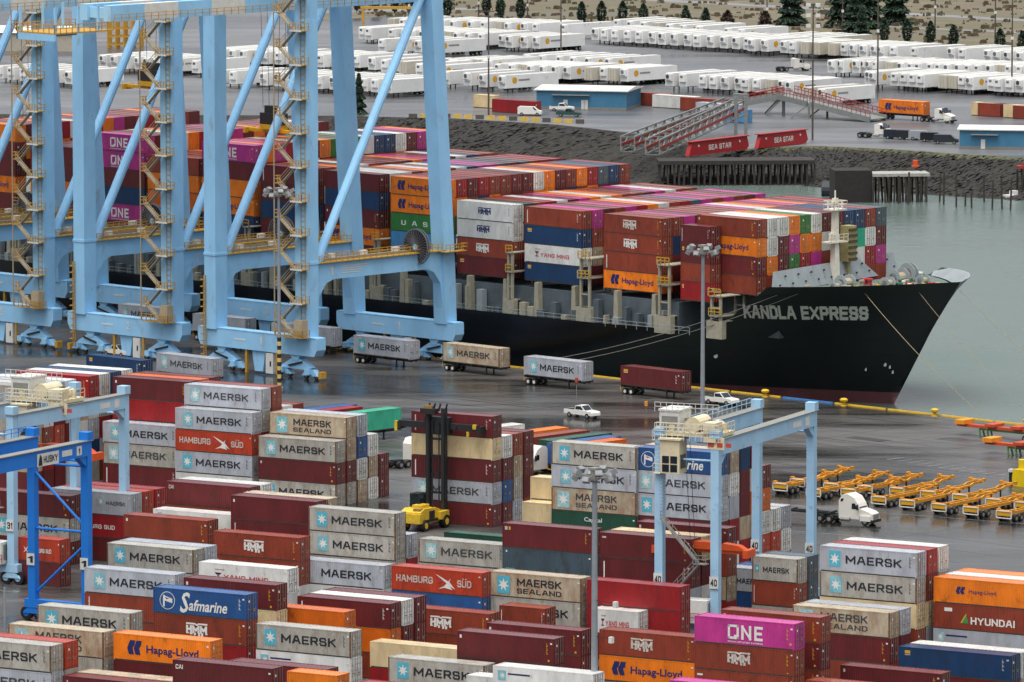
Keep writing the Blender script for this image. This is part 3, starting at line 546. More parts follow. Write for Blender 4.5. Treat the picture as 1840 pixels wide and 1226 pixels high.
_n = m_hull.node_tree.nodes; _l = m_hull.node_tree.links; _tc = _n.new('ShaderNodeTexCoord'); _mp = _n.new('ShaderNodeMapping'); _mp.inputs['Rotation'].default_value = (R(90), 0, 0); _br = _n.new('ShaderNodeTexBrick'); _br.inputs['Scale'].default_value = 1.0; _br.inputs['Brick Width'].default_value = 9.0; _br.inputs['Row Height'].default_value = 2.6; _br.inputs['Mortar Size'].default_value = .05; _bp = _n.new('ShaderNodeBump'); _bp.inputs['Strength'].default_value = .35; _bp.inputs['Distance'].default_value = .1
_l.new(_tc.outputs['Object'], _mp.inputs[0]); _l.new(_mp.outputs[0], _br.inputs['Vector']); _l.new(_br.outputs['Fac'], _bp.inputs['Height']); _l.new(_bp.outputs[0], _n['Principled BSDF'].inputs['Normal'])
m_boot = mat('boot_topping', '5b3135', 0.6, var=0.3, scale=0.3, rust=0.3)
m_deckg = mat('ship_grey', '8d9598', 0.5, var=0.15, scale=0.4, rust=0.25, stain='6a4a34')
m_cream = mat('ship_cream', '9a9684', 0.5, var=0.15, rust=0.25, stain='7a5a3a'); m_dgrey = mat('coaming_grey', '4e585e', 0.6, var=0.3, scale=0.4)
us = [-960, -900, -850, -810] + [-790 + 4 * k for k in range(20)] + [-710 + 1.5 * k for k in range(23)]
us = [u for u in us if u < -676.2]
h = smb(); NZ = 14; V = []; idx = {}
F = []; FM = []
for side in (-1, 1):
    for i, u in enumerate(us):
        for k in range(NZ + 1):
            z = (-4.5 + 3.1 * k / 3) if k <= 3 else -1.4 + (ztop(u) + 1.4) * (k - 3) / (NZ - 3); uu = min(u, stem(z)); V.append((uu, SV + side * half(uu, z), z)); idx[(side, i, k)] = len(V) - 1
for side in (-1, 1):
    for i in range(len(us) - 1):
        for k in range(NZ):
            a = (idx[(side, i, k)], idx[(side, i+1, k)], idx[(side, i+1, k+1)], idx[(side, i, k+1)]); F.append(a)
            FM.append(1 if k < 3 else 0)
o_ = len(h.v); h.v += [tuple(SM @ Vector(p)) for p in V]; h.f += F; h.m += FM
vs, fs = block2d('KANDLA EXPRESS', .30); NU0, NU1 = -705.6, -689.2
hull = h.build('hull', [m_hull, m_boot], ship, smooth=True)
nm = smb(); sub = []
for a, b_, c__ in vs:
    u = NU0 + a * (NU1 - NU0) + b_ * 1.5; z = 10.05 + b_ * 2.35 + a * 0.15; sub.append((u, SV - half(u, z) - 0.14 - c__, z))
nm.add(sub, fs)
for (u, z, r) in ((-690, 3.0, .3), (-714, 3.4, .4)):
    nm.tube((u, SV - half(u, z) - .1, z), (u, SV - half(u, z) - .02, z), r, 10)
for u, z in ((-693, 1.9), (-689.6, 2.4), (-689.4, 1.6)): nm.box(u, u + .3, SV - half(u, z) - .12, SV - half(u, z) - .06, z, z + .5)
tag(nm.build('ship_name', [WHITE], ship), label='white block capitals on the black bow')
d = smb()
d.prism([(u, SV - half(u, 6.5) + .25) for u in (-960, -760, -730, -716)] + [(u, SV + half(u, 7) - .25) for u in (-716, -730, -760, -960)], 'z', 6.5, 6.9)
fu = [-701, -698, -693, -688, -684, -681, -679.6]
d.prism([(u, SV - half(u, 14) + .3) for u in fu] + [(u, SV + half(u, 14) - .3) for u in fu[::-1]], 'z', 14.0, 14.4)
d.build('deck', [mat('deck_green_grey', '5a6b62', 0.55, var=0.25, scale=0.4, rust=0.3)], ship)
bw = smb(); fu2 = [-699, -696, -693, -690, -687, -684, -682, -680.5, -679.4]
for side in (-1, 1):
    for a, b_ in zip(fu2, fu2[1:]):
        pa, pb = SV + side * (half(a, ztop(a)) - .4), SV + side * (half(b_, ztop(b_)) - .4)
        qa, qb = SV + side * (half(a, 14.4) - .4), SV + side * (half(b_, 14.4) - .4)
        bw.add([(a, qa, 14.4), (b_, qb, 14.4), (b_, pb, ztop(b_)), (a, pa, ztop(a)), (a, pa + side*.36, ztop(a) + .02), (b_, pb + side*.36, ztop(b_) + .02)], [(0,1,2,3), (3,2,5,4)])
bw.build('bulwark', [m_deckg], ship)
bk = smb(); A_, B_ = Vector((-698.6, 774.4, 14.4)), Vector((-705.6, 811.5, 14.4))
for k in range(20):
    a, b_ = A_.lerp(B_, k/20), A_.lerp(B_, (k+1)/20); ha = 3.1
    bk.add([a, b_, b_ + Vector((-.9,0,ha)), (a if k else a.lerp(b_, .95)) + Vector((-.9, 0, ha))], [(0,1,2,3)])
    if k % 2 == 0 and k: c = a.lerp(b_, .5) + Vector((-.5, 0, 2.2)); bk.tube(c + Vector((.02,0,0)), c + Vector((.2,0,.05)), .16, 8, 1)
    if k % 2: c = a.lerp(b_, .5) + Vector((-.25, 0, 1.0)); bk.tube(c + Vector((.02,0,0)), c + Vector((.2,0,.05)), .14, 8, 1)
bk.build('breakwater', [m_deckg, DARK], ship)
for k, (u, v, r, lw, c) in enumerate([(-694, 786, 1.3, 2.2, 'd'), (-693, 797, 1.5, 2.4, 'd'), (-689, 790, 1.0, 1.6, 'd'), (-688, 797, .9, 1.5, 'e'), (-696, 803, 1.7, .9, 'd'), (-692, 781.5, .8, 1.4, 'b')]):
    t = smb(); t.tube((u, v - lw/2, 15.5), (u, v + lw/2, 15.5), r*.55, 12, 0); t.tube((u, v - lw/2, 15.5), (u, v - lw/2 + .12, 15.5), r, 14, 1); t.tube((u, v + lw/2 - .12, 15.5), (u, v + lw/2, 15.5), r, 14, 1)
    t.box(u - r*.7, u + r*.7, v - lw/2 - .5, v + lw/2 + .5, 14.4, 14.9, 2); t.build('winch', [mat('rope_tan', '9a927c'), m_deckg, mat('winch_green', '37604c')], ship)
for k in range(44):
    u = rnd.uniform(-697, -680); b_ = half(u, 14) - 1.0
    if b_ < 1: continue
    v = SV + rnd.uniform(-1, 1) * b_; t = smb(); r = rnd.uniform(.2, .4); t.lathe([(r, 0), (r, .8), (r*1.5, .85), (r*1.5, 1.1)], 8, 0, (u, v, 14.4))
    if k % 3 == 0: t.lathe([(r, 0), (r, .8), (r*1.5, .85), (r*1.5, 1.1)], 8, 0, (u + .9, v, 14.4))
    t.build('bollard_pair' if k % 3 == 0 else 'vent', [[mat('safety_yellow', 'c9a21c'), m_cream, mat('winch_green', '37604c'), WHITE, REDL][k % 5]], ship)
mm_ = mat('mast_white', 'd8d3c4', 0.5, rust=0.15)
t = smb(); mu, mv = -702.3, 793.0
t.bar((mu, mv, 13.4), (mu, mv, 25.6), 1.15, 1.15, 0, .75, .75); t.box(mu - .9, mu + .9, mv - 2.0, mv + 2.0, 20.6, 20.8); t.box(mu - 1.1, mu + 1.1, mv - 1.5, mv + 1.5, 25.6, 25.8)
t.rail([(mu + 1.1, mv - 1.5, 25.8), (mu + 1.1, mv + 1.5, 25.8), (mu - 1.1, mv + 1.5, 25.8), (mu - 1.1, mv - 1.5, 25.8), (mu + 1.1, mv - 1.5, 25.8)], 1.2, 0, 1.0, .1); t.rail([(mu + .9, mv - 2, 20.8), (mu + .9, mv + 2, 20.8)], 1.1, 0, 1.0, .08)
t.tube((mu, mv, 25.8), (mu, mv, 28.6), .12, 6); t.box(mu - .3, mu + .3, mv - .4, mv + .4, 26.6, 27.4); t.box(mu + .3, mu + .9, mv - 1.8, mv - 1.2, 21, 22.2)
mast = t.build('mast', [mm_], ship)
t = smb(); t.box(-703.9, -702.2, 796.0, 797.9, 17.4, 22.9); t.box(-703.3, -702.8, 796.7, 797.2, 14.4, 17.4)
for k in range(6): t.box(-702.2, -702.0, 796.0, 797.9, 17.6 + k*.9, 18.0 + k*.9, 1)
t.build('ladder_tower', [mat('ladder_tan', 'a0966a', 0.6, rust=0.4), mat('ladder_dark', '4a4028')], ship)
# coaming, pedestals, railing, lashing bridges
t = smb(); t.box(-960, -718, 774.9, 811, 6.9, 11.6); t.box(-718, -702, 780, 806, 6.9, 13.2); t.build('hatch_coaming', [m_dgrey], ship)
for k in range(70):
    u = -880 + k * 2.3 + rnd.uniform(-.5, .5)
    t = smb(); t.box(u, u + rnd.uniform(.4, 1.3), 773.6, 774.6, 6.9, rnd.uniform(7.8, 11.4)); t.build('deck_box', [rnd.choice((m_dgrey, m_dgrey, m_deckg, m_cream))], ship)
t = smb(); t.rail([(-958, 771.9, 7.2), (-713, 771.9, 7.2)], 1.15, 0, 2.2, .07); t.build('deck_railing', [m_deckg], ship)
BAYS = [(-714.6, 13.4), (-733.9, 12.6), (-750.9, 12.6), (-765.7, 12.6), (-780.5, 12.6), (-795.4, 12.6), (-810.3, 12.6), (-824.2, 12.6), (-837.2, 12.6), (-850.2, 12.6), (-866.0, 12.6), (-882.0, 12.6)]
for u, zb in BAYS[1:]:
    for f in (3.0, 11.0):
        t = smb(); t.prism([(u + f, 6.9), (u + f + 1.1, 6.9), (u + f + .9, zb), (u + f + .2, zb)], 'y', 773.9, 774.9); t.build('pedestal', [m_cream], ship)
def lashing(u, wd, zt):
    t = smb()
    for uu in (u, u + wd):
        for v in [773.4 + 5.35 * k for k in range(8)]: t.box(uu - .18, uu + .18, v - .18, v + .18, 6.9, zt)
    for z in (9.6, zt - 3.0, zt):
        t.box(u - .3, u + wd + .3, 773.0, 811.5, z - .15, z)
    for v in (773.4, 773.4 + 5.35): 
        for z in (11.5, 14.0): t.box(u - .1, u + wd + .1, v - .1, v + .1, z, z + .2)
    t.box(u - .7, u + wd + .7, 772.9, 773.9, 6.9, 9.6, 0)
    t.rail([(u - .3, 773.0, zt), (u + wd + .3, 773.0, zt)], 1.1, 1, .8, .12); t.rail([(u - .3, 773.0, zt - 3), (u + wd + .3, 773.0, zt - 3)], 1.1, 1, .8, .12)
    t.build('lashing_bridge', [m_cream, mat('rail_yellow', 'b8922a')], ship)
for u, wd, zt in ((-737.2, 1.8, 17.2), (-720.6, 2.0, 17.4), (-752.8, .8, 17.0), (-767.6, .8, 17.0), (-782.4, .8, 17), (-797.4, .8, 17), (-812.2, .8, 17), (-868, .8, 17), (-852.3, .6, 17), (-709.8, 1.8, 13.4)): lashing(u, wd, zt)
# deck cargo
bayname = ['the foremost bay', 'the second bay from the bow', 'the third bay from the bow', 'the bay with stacked white boxes', 'the bay behind the white boxes', 'the sixth bay from the bow', 'the seventh bay from the bow', 'the eighth bay from the bow', 'the ninth bay from the bow', 'the tenth bay from the bow', 'the eleventh bay from the bow', 'the aftmost bay']
GRP = 'containers stacked on the ship'
near = {1: 'n.hmm n.hmm n.mk o.hapag', 2: 'n.mk v.lbl w.yangming v.lbl', 3: 'w.hmmblue w.hmmblue n.hmm m.lbl', 4: 'o.hapag o.hapag k.uasc l. m.', 5: 'm. v. m.mky o.hapag m.', 6: 'm.mk m. v. m. m.', 7: 'p.one m. o. o.hapag v. m.', 8: 'n. o.hapags O. m. v.', 9: 'p.one p.one m. v. p.one m.', 10: 'm. m. o. m. n.', 11: 'o.hapags m. m. o.hapag m. n.'}
tiers = {0: 4, 1: 4, 2: 4, 3: 4, 4: 5, 5: 5, 6: 5, 7: 6, 8: 5, 9: 6, 10: 5, 11: 6}
ends = {4: 'o r m r n n m m w o m n o r d v n', 7: 'p o p r g m o k m k w v v w m p o', 11: 'o m n o r w n m o p m n r m o n m', 9: 'p m n w o r m n p m o n r m n w m'}
def row_v(r): return 775.0 + 2.5 * r + CW/2
for b_, (u, zb) in enumerate(BAYS):
    if b_ == 0: continue
    cl = near[b_].split(); nt_ = tiers[b_]
    for t_, code in enumerate(cl): container(code, QY, u + LENS[40]/2, row_v(0), zb + (nt_ - 1 - t_) * CH, 40, clabel(code, t_, 'on the near side of ' + bayname[b_]), GRP)
    for r in range(1, 17):
        if r == 1 and b_ in (1, 2, 3):
            for t_, c in enumerate({1: 'n v m', 2: 'p. n. s.', 3: 'e. n. n.'}[b_].split()):
                container(c if '.' in c else c + '.', QY, u + LENS[40]/2, row_v(1), zb + (nt_ - 1 - t_) * CH, 40, clabel(c.split('.')[0] + '.', t_, 'in the second row of ' + bayname[b_]), GRP)
            for t_ in range(3, nt_): FILL.append((QY, u + LENS[40]/2, row_v(1), zb + (nt_ - 1 - t_) * CH, LENS[40], 'm'))
            continue
        c = ends[b_].split()[r] if b_ in ends else rnd.choice('nnmmnpprrwwvodnmop')
        if b_ in ends and b_ in (4, 7):
            container(c + '.', QY, u + LENS[40]/2, row_v(r), zb + (nt_ - 1) * CH, 40, f"{PAL[c][1]} container, {NTH[r]} across in the top row of {bayname[b_]}", GRP)
        else: FILL.append((QY, u + LENS[40]/2, row_v(r), zb + (nt_ - 1) * CH, LENS[40], c))
        for t_ in range(1, nt_):
            if t_ < 3: FILL.append((QY, u + LENS[40]/2, row_v(r), zb + (nt_ - 1 - t_) * CH, LENS[40], rnd.choice('nnmmrwvo')))
pc = ['n.mky o.hapag m.mky n.', 'w w o', 'w m m', 'o p k', 'k o r', 'w o p', 'm w n', 'm m r', 'v m m', 'v t w', 'n w r', 'd m p']
for r, cs in enumerate(pc):
    for t_, c in enumerate(cs.split()):
        code = c if '.' in c else c + '.'
        lab = clabel(code, t_, 'in the first column of the foremost bay') if r == 0 else f"{PAL[c][1]} container end, {ORD[t_]} in the {NTH[r]} column of the foremost bay"
        container(code, QY, -716.7 + LENS[40]/2, 777.5 + 2.5 * r + CW/2, 13.4 + (3 - t_) * CH, 40, lab, GRP)
    if r: FILL.append((QY, -716.7 + LENS[40]/2, 777.5 + 2.5 * r + CW/2, 13.4, LENS[40], 'n'))
for t_, code in enumerate(['m.mk', 'm.lbl', 'n.', 'r.lbl']): container(code, QY, -717.4 + LENS[20]/2, 774.6 + CW/2, 12.4 + (3 - t_) * CH - .35, 20, clabel(code, t_, 'in the short wing stack at the bow'), GRP)
# mooring lines
def line(a, b_, r, lab, sag=.6, m=None):
    t = MB(); a, b_ = Vector(a), Vector(b_); n_ = 12; p0 = a
    for k in range(1, n_ + 1):
        f = k / n_; p = a.lerp(b_, f) - Vector((0, 0, sag * 4 * f * (1 - f))); t.tube(p0 - a, p - a, r, 5); p0 = p
    o = t.build('mooring_line', m or mat('rope_line', '857b62'), loc=a); tag(o, lab, 'mooring line', 'mooring lines of the ship')
hp = lambda u, z: QY.w(u, SV - half(u, z) - .15, z)
line(hp(-697.5, 14.3), QY.w(QY.uv(at(1056, 641, 0.8))[0], QV - .6, .9), .055, 'upper of two grey ropes running aft from the bow across the hull', 1.2, mat('rope_grey', '6e6e6a'))
line(hp(-694.5, 14.6), QY.w(QY.uv(at(1075, 645, 0.8))[0] + 1.0, QV - .6, .9), .055, 'lower of two grey ropes running aft from the bow across the hull', 1.2, mat('rope_grey', '6e6e6a'))
line(hp(-686.5, 14.8), QY.w(-650.5, QV - .9, 1.1), .05, 'tan rope from the bow side down past the stem to the quay', .8)
line(hp(-681.2, 14.9), QY.w(-640.0, QV - .9, 1.1), .035, 'thin tan rope leaving the bow nearest the stem', .8)
line(QY.w(-678, SV + 1, 14.9), QY.w(-625.0, QV - .9, 1.1), .035, 'thin tan rope from the stem running far right over the water', .8)
# ------------------------------------------------------------------ ship-to-shore cranes
m_sky = mat('crane_blue', '92c6ea', 0.48, var=0.12, scale=0.3, rust=0.15, stain='8a8880', streak=True); m_skyd = mat('crane_blue_shadow_side', '4f8fbd', 0.42, var=0.1, scale=0.25)
m_yel = mat('walkway_yellow', 'b98e35', 0.5, var=0.15); m_galv = mat('galvanised', '8f8f88', 0.45, 0.3); m_whp = mat('white_paint', 'cfcfca'); m_dark = mat('dark_steel', '1c1e20', 0.5)
HG = 10.1                                                        # half distance between the two frames
def make_sts():
    root = thing('quay_crane', 'x', 'crane')
    def P(name, mb, mats, parent=root): return mb.build(name, mats, parent)
    for sx in (-1, 1):
        x = sx * HG
        m = MB(); m.box(x - 1.25, x + 1.25, -1.25, 1.25, 6.2, 55.0); m.box(x - 1.35, x + 1.35, -1.35, 1.35, 17.6, 18.0); P('leg', m, [m_sky])
        m = MB(); m.bar((x, 30, 6.2), (x, 29.6, 16), 2.4, 2.6, 0, 2.4, 2.6); m.bar((x, 29.6, 16), (x, 26.6, 62), 2.4, 2.6); P('leg', m, [m_sky])
        m = MB(); m.box(x - .8, x + .8, 1.2, 28.8, 15.0, 17.6)
        m.prism([(1.2, 15.05), (1.2, 8), (1.9, 12.6), (3.4, 14.5), (5.2, 15.05)], 'x', x - .8, x + .8); m.prism([(28.8, 15.05), (28.8, 8), (28.1, 12.6), (26.6, 14.5), (24.8, 15.05)], 'x', x - .8, x + .8); P('portal_beam', m, [m_sky])
        m = MB(); m.box(x - 1.3, x + 1.3, 1.2, 28.6, 17.62, 17.75, 0); m.rail([(x - 1.25, 1.4, 17.7), (x - 1.25, 28.4, 17.7)], 1.1, 0, 1.2, .09); m.rail([(x + 1.25, 1.4, 17.7), (x + 1.25, 28.4, 17.7)], 1.1, 0, 1.2, .09)
        m.box(x - .9, x - .1, 4, 22, 17.75, 18.15, 1)
        for y in (5, 12, 19): m.box(x - .9, x - .2, y, y + 1.2, 18.15, 18.8, 2)
        P('walkway', m, [m_yel, m_galv, m_whp])
        m = MB(); m.tube((x - .3, 2.6, 18.2), (x - .3, 26.3, 59.5), .72, 12); m.tube((x - .3, 2.2, 17.6), (x - .3, 3.1, 19.0), 1.0, 12); P('diagonal_brace', m, [m_sky])
        m = MB(); m.box(x - 1.0, x + 1.0, -1.2, 27.0, 59.2, 61.6); m.box(x - 1.2, x + 1.2, -1.2, 1.2, 55.0, 59.2); P('upper_beam', m, [m_sky])
    for y in (0, 30):
        m = MB(); m.prism([(-12.6, 3.6), (12.6, 3.6), (13.2, 4.6), (13.2, 6.4), (-13.2, 6.4), (-13.2, 4.6)], 'y', y - .95, y + .95)
        m.box(-13.0, 13.0, y - 1.0, y + 1.0, 6.38, 6.5); m.box(-5.2, -2.6, y - .98, y - .94, 4.9, 5.15, 1); P('sill_beam', m, [m_sky, m_whp])
        for sx in (-1, 1):
            cx = sx * 8.2
            m = MB(); m.prism([(cx - 1.1, 3.6), (cx + 1.1, 3.6), (cx + .5, 2.7), (cx - .5, 2.7)], 'y', y - .7, y + .7)
            m.prism([(cx - 3.2, 1.75), (cx - 1.0, 2.95), (cx + 1.0, 2.95), (cx + 3.2, 1.75), (cx + 2.6, 1.45), (cx - 2.6, 1.45)], 'y', y - .62, y + .62)
            for q in (-2.9, 2.9):
                m.prism([(cx + q - 1.7, .55), (cx + q - .8, 1.5), (cx + q + .8, 1.5), (cx + q + 1.7, .55)], 'y', y - .5, y + .5)
                for e in (-1.1, 1.1): m.wheel((cx + q + e, y, .45), .45, .3, 1, 2, 'y', 10)
                m.box(cx + q - .5, cx + q + .5, y - 1.15, y - .5, .8, 1.6, 0)
            m.box(cx + sx * 5.2 - .3, cx + sx * 5.2 + .3, y - .6, y + .6, .3, 1.3, 3); m.bar((cx + sx*1.5, y - .7, 2.6), (cx - sx*1.4, y - .75, 1.9), .25, .25, 1)
            P('bogie', m, [m_sky, m_dark, m_galv, m_yel])
        m = MB(); m.prism([(-1.5, 3.6), (1.5, 3.6), (.9, .4), (-.9, .4)], 'y', y - .55, y + .55); m.box(2.0, 3.6, y - 1.0, y - .2, .3, 3.4, 1); m.box(2.9, 3.2, y - 1.03, y - 1.0, 1.4, 2.2, 2); m.box(-2.8, -2.4, y - .8, y - .4, 0, 3.6, 3); m.box(4.1, 4.4, y - .9, y - .6, .2, 3.6, 3)
        P('cable_cabinet', m, [m_sky, m_whp, m_dark, m_yel])
    # stair tower on the landside leg nearest the bow
    m = MB(); r = MB(); x = HG; z = 6.6; side = 0
    r.box(x - 3.9, x + 1.9, -2.9, -1.3, 6.5, 6.62); r.rail([(x - 3.9, -2.9, 6.6), (x + 1.9, -2.9, 6.6), (x + 1.9, -1.3, 6.6)], 1.1, 0, .9, .09)
    m.box(x - .2, x + 1.5, -2.6, -1.3, 6.65, 9.2); m.box(x + .6, x + 1.2, -2.66, -2.6, 6.8, 8.8)
    while z < 56:
        r.box(x - .6, x + 1.9, -2.9, -1.25, z + 5.1, z + 5.22); r.box(x - .6, x + 1.95, -2.98, -2.9, z + 5.05, z + 5.3, 1); r.rail([(x - .6, -2.9, z + 5.2), (x + 1.9, -2.9, z + 5.2), (x + 1.9, -1.3, z + 5.2)], 1.1, 0, .6, .09)
        r.box(x - 4.1, x - 2.9, -2.9, -1.6, z + 2.5, z + 2.62); r.rail([(x - 2.9, -2.9, z + 2.6), (x - 4.1, -2.9, z + 2.6), (x - 4.1, -1.6, z + 2.6)], 1.1, 0, .6, .09)
        m.bar((x + .2, -2.6, z), (x - 3.2, -2.6, z + 2.55), .7, .12); m.bar((x - 3.2, -2.0, z + 2.6), (x - .3, -2.0, z + 5.1), .7, .12)
        for (a, b_) in (((x + .2, -3.0, z + 1), (x - 3.2, -3.0, z + 3.5)), ((x - 3.2, -2.4, z + 3.6), (x - .3, -2.4, z + 6.1))): r.bar(a, b_, .07, .07, 2); r.bar(Vector(a) - Vector((0,0,.5)), Vector(b_) - Vector((0,0,.5)), .06, .06, 2)
        for k in range(6): m.bar((x + .2, -1.33, z + .5 + k*.8), (x + 1.0, -1.33, z + .5 + k*.8), .08, .08)
        z += 5.2
    m.bar((x - 4.1, -2.9, 6.6), (x - 4.1, -2.9, 58), .14, .14); m.bar((x + .1, -1.32, 6.6), (x + .1, -1.32, 58), .1, .1); m.bar((x + 1.0, -1.32, 6.6), (x + 1.0, -1.32, 58), .1, .1)
    st = P('stair_tower', m, [mat('stair_beige', 'a89a80', .5)]); P('platform', r, [m_yel, m_whp, mat('stair_beige', 'a89a80', .5)], st)
    # cable reel
    m = MB(); cx, cy, cz, rr = HG + .2, 23.4, 18.6, 2.75
    m.tube((cx, cy - .25, cz), (cx, cy + .25, cz), .55, 12, 1); m.tube((cx, cy - .12, cz), (cx, cy + .12, cz), rr - .12, 28, 2)
    for k in range(36):
        a = 2 * math.pi * k / 36; c_, s_ = math.cos(a), math.sin(a)
        for yy in (cy - .28, cy + .28): m.bar((cx + .5*c_, yy, cz + .5*s_), (cx + rr*c_, yy, cz + rr*s_), .11, .05)
        b2 = 2 * math.pi * (k + 1) / 36
        for yy in (cy - .28, cy + .28): m.bar((cx + rr*c_, yy, cz + rr*s_), (cx + rr*math.cos(b2), yy, cz + rr*math.sin(b2)), .12, .12)
    P('cable_reel', m, [mat('reel_grey', '77777a', 0.4, 0.3), m_sky, m_dark])
    m = MB(); m.box(HG + 1.3, HG + 2.6, 27.5, 32.2, 17.5, 17.62); m.rail([(HG + 1.3, 32.2, 17.6), (HG + 2.6, 32.2, 17.6), (HG + 2.6, 27.5, 17.6)], 1.1, 0, .9, .09); P('service_platform', m, [m_yel]); m = MB()
    for yy in (-1.75, -1.3): m.bar((-HG - .9, yy, 1.0), (-HG - .9, yy, 14.5), .12, .12)
    for k in range(34): m.bar((-HG - .9, -1.75, 1.2 + k*.4), (-HG - .9, -1.3, 1.2 + k*.4), .07, .07)
    for k in range(12): m.box(-HG - 1.35, -HG - .9, -2.1, -1.6, 2.2 + k*1.05, 2.35 + k*1.05)
    P('ladder', m, [m_yel])
    # main girder with the red-and-white style day marks in blue and white on its backreach
    m = MB()
    for sx in (-1, 1):
        x0, x1 = sx*2.6 - .8, sx*2.6 + .8; y = -34.0
        for k in range(6): m.box(x0, x1, y + k*6.9, y + (k+1)*6.9, 55.9, 58.3, k % 2)
        m.box(x0, x1, y + 41.4, 70, 55.9, 58.3)
    for yy in (-33.5, -20, -6, 8, 26, 45, 69): m.box(-1.8, 1.8, yy, yy + .6, 56.3, 57.9)
    P('girder', m, [m_sky, m_whp])
    m = MB(); m.box(-4.2, 4.2, -46, -34.2, 54.6, 54.8); m.box(-4.2, -3.9, -46, -34.2, 53.6, 54.6, 1); m.box(-4.2, 4.2, -46, -45.7, 53.6, 54.6, 1)
    m.rail([(-4.2, -34.2, 54.8), (-4.2, -46, 54.8), (4.2, -46, 54.8), (4.2, -34.2, 54.8)], 1.2, 0, 1.1, .1); m.rail([(4.2, -34, 55.9), (4.2, 26, 55.9)], 1.1, 0, 1.5, .08)
    for yy in (-45.5, -41, -37): m.bar((-3.9, yy, 54.8), (-3.9, yy, 58.6), .3, .3, 1); m.bar((3.9, yy, 54.8), (3.9, yy, 58.6), .3, .3, 1)
    P('end_platform', m, [m_yel, m_sky])
    m = MB()
    for yy in (0.0, 26.9): m.box(-HG - 1.2, HG + 1.2, yy - 1, yy + 1, 61.6, 63.2)
    P('cross_beam', m, [m_sky])
    m = MB(); m.box(-3.0, 3.0, 6, 22, 63.3, 68); m.box(-3.3, 3.3, 5.7, 22.3, 68, 68.3, 1); P('machinery_house', m, [m_whp, m_galv])
    return root
LANDV = 734.5
def bar_text(root, txt):
    for y, z, w_ in ((-.97, 4.55, .62), (29.03, 4.55, .62)):
        m = MB(); m.text(txt, 0.6, 0.6 + w_, z, z + 1.25, y - .02, 0, .04); m.build('number_marking', [m_whp], root)
    m = MB(); m.text(txt, 4.2, 4.9, 15.6, 16.9, HG + .83, 0, .04, 0, 'x'); 
    for k in range(4): m.sheet([(HG + .83, 6.5, 16.8 - k*.35), (HG + .83, 12.5 - k*.7, 16.8 - k*.35), (HG + .83, 12.5 - k*.7, 16.95 - k*.35), (HG + .83, 6.5, 16.95 - k*.35)])
    m.build('number_marking', [m_whp], root)
base = make_sts(); GC = 'quay cranes in a row along the pier'
u1 = -768.0
cranes = [('1', u1, 'pale blue quay crane numbered 1, nearest the ship bow'), ('2', u1 - 30.0, 'pale blue quay crane numbered 2, second from the bow'), ('3', u1 - 59.8, 'pale blue quay crane numbered 3, third from the bow'), ('4', u1 - 89.6, 'pale blue quay crane farthest from the bow, mostly cut off by the left edge')]
for i, (t_, u, lab) in enumerate(cranes):
    if i == 0: c_ = base; c_.location = QY.w(u, LANDV); c_.rotation_euler = (0, 0, QY.rz); tag(c_, lab, 'crane', GC)
    else: c_ = dup(base, QY.w(u, LANDV), QY.rz, lab, GC)
_cr = [o for o in bpy.data.objects if o.get('category') == 'crane']
for o, (t_, u, lab) in zip(_cr, cranes): bar_text(o, t_)
# yellow spreaders hanging over the ship
def spreader(u, v, z, lab, ztop=50.0):
    t = thing('crane_spreader', lab, 'spreader', QY.w(u, v, z), QY.rz, 'crane spreaders over the ship')
    m = MB(); m.box(-6.0, 6.0, -.5, .5, 0, .5); m.box(-6.1, -5.6, -1.2, 1.2, -.3, .6); m.box(5.6, 6.1, -1.2, 1.2, -.3, .6); m.box(-2.2, 2.2, -1.1, 1.1, .5, 1.3); m.build('frame', [mat('spreader_yellow', 'c79a14', 0.5, rust=0.2)], t)
    m = MB(); m.box(-2.4, 2.4, -.9, .9, 1.3, 3.2); m.box(-1.6, 1.6, -.6, .6, 3.2, 4.4)
    for sx in (-1, 1):
        for sy in (-1, 1): m.tube((sx*1.8, sy*.7, 4.0), (sx*2.2, sy*.7, ztop - z), .05, 4)
    m.build('headblock', [m_dark], t)
for px, py, lab in ((272, 160, 'yellow crane spreader hanging beside the second stair tower'), (492, 238, 'yellow crane spreader low over the orange deck boxes by the first stair tower'), (60, 255, 'yellow crane spreader above dark deck boxes at far left')):
    u, z = QY.u_at(px, py, 792.0); spreader(u, 792.0, z, lab)

